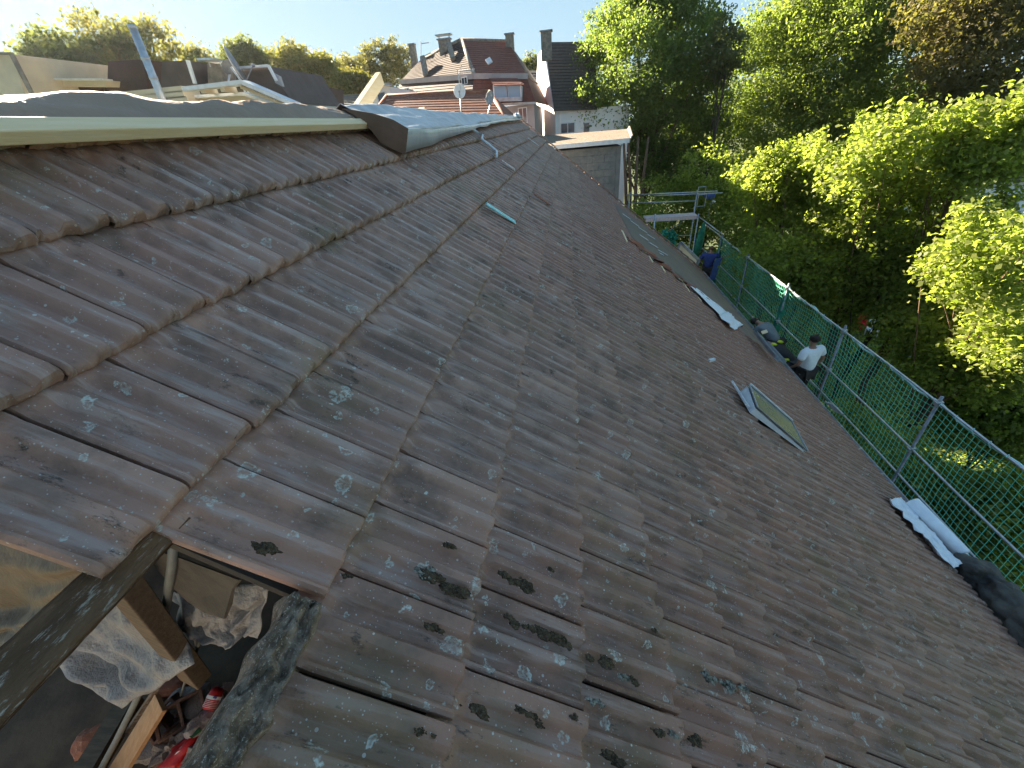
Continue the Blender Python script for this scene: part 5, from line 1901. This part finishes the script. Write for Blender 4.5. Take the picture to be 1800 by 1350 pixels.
def leaf_mesh(name, centres, size, mat, parent, flat=0.25, seed=0, droop=0.0, aspect=0.55, shade=None, up=0.6):
    r = np.random.default_rng(seed)
    n = len(centres)
    nn = r.normal(size=(n, 3)) * np.array([0.75, 0.75, 0.45])
    nn[:, 2] += up
    nn /= np.linalg.norm(nn, axis=1)[:, None] + 1e-9
    a = np.cross(nn, r.normal(size=(n, 3)))
    a /= np.linalg.norm(a, axis=1)[:, None] + 1e-9
    bb = np.cross(nn, a)
    s = size * r.uniform(0.55, 1.3, n)[:, None]
    V = np.empty((n, 4, 3))
    V[:, 0] = centres - a * s * 0.5
    V[:, 1] = centres + bb * s * 0.5 * aspect + nn * s * 0.12
    V[:, 2] = centres + a * s * 0.5
    V[:, 3] = centres - bb * s * 0.5 * aspect + nn * s * 0.12
    me = bpy.data.meshes.new(name)
    me.vertices.add(4 * n)
    me.vertices.foreach_set('co', V.reshape(-1).astype(np.float32))
    me.loops.add(4 * n)
    me.polygons.add(n)
    me.loops.foreach_set('vertex_index', np.arange(4 * n, dtype=np.int32))
    me.polygons.foreach_set('loop_start', np.arange(0, 4 * n, 4, dtype=np.int32))
    me.update(calc_edges=True)
    me.materials.append(mat)
    at = me.attributes.new('rnd', 'FLOAT', 'FACE')
    val = r.beta(1.6, 2.2, n) if shade is None else np.clip(shade + r.normal(0, .2, n), 0, 1)
    at.data.foreach_set('value', val.astype(np.float32))
    o = bpy.data.objects.new(name, me)
    COL.objects.link(o)
    adopt(o, parent)
    return o


def crown_points(lobes, n_clumps, per, clump_r, seed, hollow=0.55):
    """clumps on and inside a set of ellipsoid lobes -> leaf centres and a tone per leaf"""
    r = np.random.default_rng(seed)
    vol = np.array([l[3] * l[4] * l[5] for l in lobes]) ** 0.67
    pick = r.choice(len(lobes), n_clumps, p=vol / vol.sum())
    L = np.array(lobes)[pick]
    d = r.normal(size=(n_clumps, 3)); d /= np.linalg.norm(d, axis=1)[:, None]
    rr = r.uniform(hollow ** 3, 1, n_clumps)[:, None] ** (1 / 3)
    rr *= r.uniform(0.82, 1.14, n_clumps)[:, None]
    c = L[:, :3] + d * rr * L[:, 3:6]
    # holes in the foliage
    keep = np.array([noise.noise(Vector(p * 0.55) + Vector((seed, 0, 0))) > -0.28 for p in c])
    c = c[keep]
    m = len(c)
    k = r.poisson(per, m) + 3
    idx = np.repeat(np.arange(m), k)
    sz = clump_r * r.uniform(0.5, 1.4, m)[idx][:, None]
    pts = c[idx] + r.normal(size=(len(idx), 3)) * sz * np.array([0.6, 0.6, 0.42])
    tone = r.uniform(0.1, 0.9, m)[idx]
    return pts, tone, c


def limbs(trunk_base, lobes, r0, parent, mat, seed, n_br=14, name='trunk', top=None):
    rr = random.Random(seed)
    tb = Vector(trunk_base)
    cen = Vector(top) if top is not None else Vector(np.mean(np.array(lobes)[:, :3], axis=0))
    b = MB()
    pts = [tb.lerp(cen, t) + Vector((rr.uniform(-.15, .15), rr.uniform(-.15, .15), 0)) * (t > 0) for t in (0, .25, .5, .75, 1)]
    b.tube(pts, [r0, r0 * .8, r0 * .62, r0 * .45, r0 * .25], 9)
    for i in range(n_br):
        l = rr.choice(lobes)
        t = rr.uniform(0.3, 0.95)
        s = tb.lerp(cen, t)
        e = Vector(l[:3]) + Vector([rr.uniform(-.6, .6) * l[3 + q] for q in range(3)])
        mid = s.lerp(e, 0.5) + Vector((rr.uniform(-.3, .3), rr.uniform(-.3, .3), rr.uniform(-.1, .5)))
        rb = r0 * (1 - t * .7) * 0.42
        b.tube([s, mid, e], [rb, rb * .6, rb * .2], 6)
    return b.build(name, mat, parent, smooth=True)


def tree(label, base, lobes, leafmat, bark='bark', n=900, per=22, size=0.2, clump=0.45, seed=1, r0=0.3, cat='tree', name='leafy_tree', group=None, droop=0.0, flat=0.35, n_br=14, hollow=0.55, asp=0.55):
    t = thing(name, base, label, cat, group)
    pts, tone, c = crown_points(lobes, n, per, clump, seed, hollow)
    leaf_mesh('crown', pts, size, M[leafmat], t, flat, seed, droop, asp, tone, 0.25 + flat)
    limbs(base, lobes, r0, t, M[bark], seed, n_br)
    return t


def lobe(px, py, Y, rx, ry, rz):
    P = at_y(px, py, Y)
    return (P.x, P.y, P.z, rx, ry, rz)


def auto_lobes(outline, Y, r, seed, depth=2.0, jitter=0.3):
    rr = random.Random(seed)
    return [lobe(px, py, Y + rr.uniform(-depth, depth), r * s * rr.uniform(.85, 1.15), r * s * rr.uniform(.85, 1.15), r * s * rr.uniform(.75, 1.05)) for px, py, s in outline]


# tall tree nearest the extension
L1 = auto_lobes([(1130, 20, 1.2), (1180, 30, 1.2), (1080, 60, 1.0), (1210, 80, 1.2), (1050, 120, 1.1), (1120, 110, 1.4), (1190, 150, 1.4), (1045, 180, .9), (1100, 200, 1.3), (1170, 230, 1.3), (1230, 180, 1.1),
                 (1060, 225, .8), (1130, 270, 1.0), (1200, 290, 1.2), (1240, 250, 1.1), (1150, -40, 1.2), (1225, 330, 1.0), (1170, 330, .9)], 40, 2.2, 2, 2.2)
b0 = at_y(1125, 420, 38)
tree('tall green tree with reddish stems just beyond the slate extension', (b0.x, 38, GROUND), L1, 'leaf_main', 'bark', 3100, 48, 0.22, 0.66, 21, 0.3, n_br=18)
# three extra stems
st = bpy.data.objects[-1] if False else None
tr = thing('tree_stems', (b0.x - .5, 35.0, GROUND), 'group of bare reddish brown stems under the tall tree', 'tree')
for i, (xa, xb, xc) in enumerate(((1106, 1108, 1104), (1114, 1118, 1122), (1122, 1130, 1140), (1102, 1100, 1096))):
    b = MB()
    p0 = at_y(xa, 420, 35.0)
    b.tube([(p0.x, 35.0, GROUND), p0, at_y(xb, 320, 35.0), at_y(xc, 240, 35.6)], [0.22, 0.17, 0.13, 0.07], 8)
    b.build('stem', M['bark'], tr, smooth=True)

L2 = auto_lobes([(1320, 120, 1.1), (1350, 70, 1.0), (1400, 40, 1.2), (1450, 20, 1.3), (1520, 10, 1.4), (1590, 30, 1.2), (1380, 140, 1.5), (1450, 110, 1.5), (1530, 100, 1.6), (1600, 110, 1.2), (1310, 190, 1.2),
                 (1380, 220, 1.5), (1460, 200, 1.5), (1540, 190, 1.5), (1610, 180, 1.0), (1290, 260, 1.1), (1340, 290, 1.2), (1420, 280, 1.3), (1500, 260, 1.3), (1570, 250, 1.0), (1280, 330, 1.1), (1330, 350, 1.1), (1480, -40, 1.3), (1560, -40, 1.3)], 42, 2.65, 5, 2.8)
b1 = at_y(1430, 300, 42)
tree('broad bright green tree filling the centre right skyline', (b1.x, 42, GROUND), L2, 'leaf_willow', 'bark_dark', 3800, 46, 0.23, 0.74, 33, 0.4)
L3 = auto_lobes([(1690, 40, 1.2), (1740, 20, 1.4), (1800, 30, 1.5), (1680, 110, 1.1), (1740, 100, 1.3), (1800, 120, 1.5), (1700, 170, 1.0), (1760, 180, 1.2), (1820, 200, 1.3), (1860, 80, 1.6), (1720, -40, 1.4), (1660, 0, .9), (1800, -50, 1.5), (1780, 235, .9)], 34, 2.1, 8, 2.4)
b2 = at_y(1765, 300, 34)
tree('dark loose tree at the upper right corner', (b2.x, 34, GROUND), L3, 'leaf_dark', 'bark_dark', 1300, 26, 0.26, 0.62, 47, 0.4, n_br=30)
# small tree between first two, pale against the sky
L4 = auto_lobes([(1270, 60, .7), (1285, 85, .8), (1265, 110, .8), (1290, 130, .8)], 36, 1.4, 9, .8)
tree('pale small treetop in the sky gap between two tall trees', (at_y(1275, 100, 36).x, 36, GROUND), L4, 'leaf_olive', 'bark_dark', 220, 14, 0.24, 0.4, 51, 0.15)
# dark under-storey beneath the tall trees
L5 = auto_lobes([(1150, 360, 1.0), (1200, 400, 1.0), (1260, 360, 1.1), (1300, 400, 1.0), (1180, 440, 1.0), (1260, 440, 1.1), (1320, 440, 1.0), (1130, 400, .9), (1240, 310, 1.0), (1310, 330, 1.0), (1220, 470, 1.1), (1290, 480, 1.1)], 31, 1.9, 10, 2.0)
tree('dark green understorey bush behind the scaffold tower', (at_y(1230, 420, 31).x, 31, GROUND), L5, 'leaf_yellow', 'bark_dark', 1300, 28, 0.22, 0.55, 57, 0.12, 'bush', 'bush')
L5b = auto_lobes([(1600, 300, 1.0), (1660, 260, 1.0), (1720, 280, 1.1), (1780, 270, 1.0), (1640, 340, 1.0), (1560, 320, 1.0)], 34, 2.2, 12, 2.0)
tree('shaded dark bush behind the sunlit shrubs at right', (at_y(1660, 320, 34).x, 34, GROUND), L5b, 'leaf_main', 'bark_dark', 600, 18, 0.30, 0.6, 59, 0.12, 'bush', 'bush')

# sunlit yellow-green shrubs beyond the net
sh_specs = [
    ('bright yellow green tree crown directly beyond the net posts', [(1330, 330, .8), (1365, 310, .9), (1400, 330, 1.0), (1340, 370, .9), (1385, 380, 1.1), (1430, 370, 1.0), (1410, 430, 1.1), (1370, 430, .9), (1440, 300, .7), (1450, 430, 1.0), (1340, 300, .5)], 17, 1.05, 61, 'leaf_yellow'),
    ('sunlit yellow green crown in the middle of the shrub row', [(1480, 300, .9), (1520, 270, .9), (1560, 290, 1.0), (1500, 340, 1.2), (1560, 350, 1.2), (1600, 330, 1.0), (1520, 410, 1.2), (1580, 410, 1.1), (1590, 250, .6), (1540, 250, .6), (1480, 390, 1.1), (1550, 470, 1.1), (1620, 460, 1.1), (1500, 460, 1.0)], 15, 1.05, 67, 'leaf_yellow'),
    ('sunlit crown in front of the white garden house', [(1640, 300, 1.0), (1690, 270, 1.0), (1740, 250, .9), (1670, 350, 1.1), (1700, 320, 1.0), (1780, 260, .8), (1640, 400, 1.1), (1700, 390, .9), (1660, 240, .6), (1730, 300, .8)], 14.5, 1.0, 71, 'leaf_yellow'),
    ('large leaved bright bush at the right picture edge', [(1720, 440, 1.0), (1770, 430, 1.0), (1800, 470, 1.1), (1700, 490, 1.0), (1750, 500, 1.1), (1790, 530, 1.1), (1830, 450, 1.1), (1720, 540, .9), (1700, 590, .9), (1760, 600, 1.1), (1810, 620, 1.1), (1670, 640, .9), (1740, 670, 1.0)], 11, .88, 73, 'leaf_yellow')]
for i, (lb, out, Y, r, sd, lm) in enumerate(sh_specs):
    L = auto_lobes(out, Y, r * 0.9, sd, 1.3)
    q_ = random.Random(sd + 1)
    for l in list(L):
        for _ in range(3):
            k_ = q_.uniform(0.25, 0.45)
            L.append((l[0] + q_.uniform(-1, 1) * l[3], l[1] + q_.uniform(-1, 1) * l[4], l[2] + q_.uniform(0.3, 1.25) * l[5], l[3] * k_, l[4] * k_, l[5] * k_ * 1.5))
    bx = at_y(out[4][0], out[4][1], Y)
    tree(lb, (bx.x, Y, GROUND), L, lm, 'bark', 1150, 22, 0.13, 0.27, sd, 0.12, name='shrub_tree', group='sunlit shrubs beyond the net', flat=0.5, n_br=16, hollow=0.35, asp=0.7)
# lower shaded greenery
lo_specs = [
    ('shaded bush behind the net top rail, left part', [(1380, 480, 1.0), (1430, 500, 1.0), (1480, 480, 1.1), (1350, 450, .9), (1420, 460, 1.0), (1500, 520, 1.0)], 15, 1.2, 81, 'leaf_yellow'),
    ('shaded bush below the middle sunlit crown', [(1540, 470, 1.1), (1600, 480, 1.1), (1560, 530, 1.0), (1630, 460, 1.1), (1600, 560, 1.0)], 14, 1.1, 83, 'leaf_yellow'),
    ('shaded bush below the right sunlit bush', [(1660, 570, 1.1), (1720, 600, 1.1), (1780, 620, 1.1), (1620, 640, .9), (1700, 660, 1.0), (1820, 580, 1.1)], 12, 1.1, 85, 'leaf_yellow'),
    ('dark low shrubs at the right edge beyond the net', [(1760, 720, 1.0), (1800, 760, 1.0), (1840, 700, 1.1), (1700, 760, .8)], 11.0, 1.2, 87, 'leaf_yellow'),
    ('dim shrub seen through the net near the scaffold deck', [(1560, 800, .9), (1620, 860, .9), (1500, 760, .8), (1680, 900, .9)], 9.5, 1.0, 89, 'leaf_yellow'),
    ('dim shrub seen through the net at the lower right', [(1720, 960, .9), (1780, 1000, 1.0), (1800, 900, 1.0)], 8.0, 1.0, 91, 'leaf_yellow'),
]
for lb, out, Y, r, sd, lm in lo_specs:
    rr = random.Random(sd)
    L = []
    for px, py, s in out:
        P = at_y(px, py, Y)
        if P.z < GROUND + 0.8: P = at_z(px, py, GROUND + 0.8)
        L.append((P.x, P.y, P.z, r * s, r * s, r * s * .85))
    tree(lb, (L[0][0], L[0][1], GROUND), L, lm, 'bark_dark', 600, 34, 0.13, 0.36, sd, 0.08, 'bush', 'bush', 'shaded garden bushes', n_br=8, hollow=0.4, asp=0.7)
# ground cover in the garden
r_ = np.random.default_rng(5)
npt = 110000
gx = r_.uniform(5.5, 30, npt); gy = r_.uniform(2, 40, npt)
gc = np.stack([gx, gy, GROUND + 0.05 + r_.uniform(0, .28, npt) * (0.5 + 0.5 * np.sin(gx * 1.3) * np.cos(gy * .9))], 1)
gcov = leaf_mesh('ground_cover', gc, 0.16, M['leaf_yellow'], thing('undergrowth', (15, 15, GROUND), 'low leafy undergrowth covering the garden floor', 'undergrowth'), 0.3, 5)
gcov.parent['kind'] = 'stuff'
gcov['kind'] = 'stuff'

# far treeline to the left
far_specs = [
    ('large backlit tree left of the steel flue', [(75, 100, .8), (100, 95, 1.0), (130, 110, 1.0), (70, 130, .9), (110, 135, 1.0), (150, 135, .9), (60, 115, .5)], 22, 1.1, 101, 'leaf_olive'),
    ('taller backlit tree behind the steel flue', [(190, 70, 1.0), (225, 65, 1.1), (260, 80, 1.0), (200, 105, 1.1), (245, 110, 1.1), (285, 100, .9), (175, 95, .7), (220, 135, 1.2), (285, 130, .8)], 24, 1.35, 103, 'leaf_autumn'),
    ('small tree between slated dormer and chimney', [(350, 110, .6), (357, 125, .7), (345, 135, .6)], 30, 1.0, 105, 'leaf_autumn'),
    ('low tree behind the edge-on satellite dish', [(425, 100, .7), (440, 105, .8), (410, 108, .6), (450, 112, .6)], 34, 1.3, 107, 'leaf_olive'),
    ('yellowish tree left in the distant row', [(500, 105, .9), (515, 115, 1.0), (490, 120, .9), (530, 130, 1.0), (500, 145, 1.0), (525, 155, .9), (480, 110, .6)], 36, 1.4, 109, 'leaf_autumn'),
    ('orange brown tree in the distant row', [(555, 115, .9), (570, 125, 1.0), (590, 140, .9), (560, 145, 1.1), (545, 130, .8), (600, 155, .8), (575, 160, .9)], 37, 1.3, 111, 'leaf_autumn'),
    ('low orange bush beside the slanting timber', [(610, 145, .7), (630, 150, .7), (620, 160, .8), (640, 160, .6)], 34, 1.1, 113, 'leaf_autumn'),
    ('dark green tree behind the slanting timber', [(615, 115, .7), (625, 125, .9), (640, 115, .7), (635, 140, .9), (610, 130, .7)], 48, 1.7, 115, 'leaf_dark'),
    ('round dark tree left of the red mansard house', [(660, 105, .9), (675, 115, 1.0), (690, 105, .9), (700, 110, .9), (680, 130, 1.0), (655, 125, .8), (710, 118, .7)], 50, 2.0, 117, 'leaf_dark'),
    ('treetop peeking between the mansard house and the white house', [(937, 105, .6), (940, 118, .8), (932, 122, .6)], 60, 1.8, 119, 'leaf_olive'),
]
for lb, out, Y, r, sd, lm in far_specs:
    L = auto_lobes(out, Y, r, sd, .9)
    bx = at_y(out[0][0], out[0][1], Y)
    tree(lb, (bx.x, Y, GROUND), L, lm, 'bark_dark', 480, 22, 0.17 + Y * 0.0015, 0.40, sd, 0.2, group='trees beyond the rooftops', n_br=8)

# ------------------------------------------------------------------ added scattering volume, imitates the lens glow towards the sun
hz = MB()
hz.box((-420, -320, GROUND - 1.2), (420, 720, 15.0))
hm = bpy.data.materials.new('glow_volume')
hm.use_nodes = True
hn = hm.node_tree
for n_ in list(hn.nodes):
    if n_.type != 'OUTPUT_MATERIAL': hn.nodes.remove(n_)
pv = hn.nodes.new('ShaderNodeVolumePrincipled')
pv.inputs['Color'].default_value = (0.80, 0.90, 1.0, 1)
pv.inputs['Density'].default_value = 0.00011
pv.inputs['Anisotropy'].default_value = 0.72
hn.links.new(pv.outputs[0], hn.nodes[0].inputs['Volume'])
ho = hz.build('added_haze', hm)
ho['kind'] = 'stuff'
scene.cycles.volume_max_steps = 64
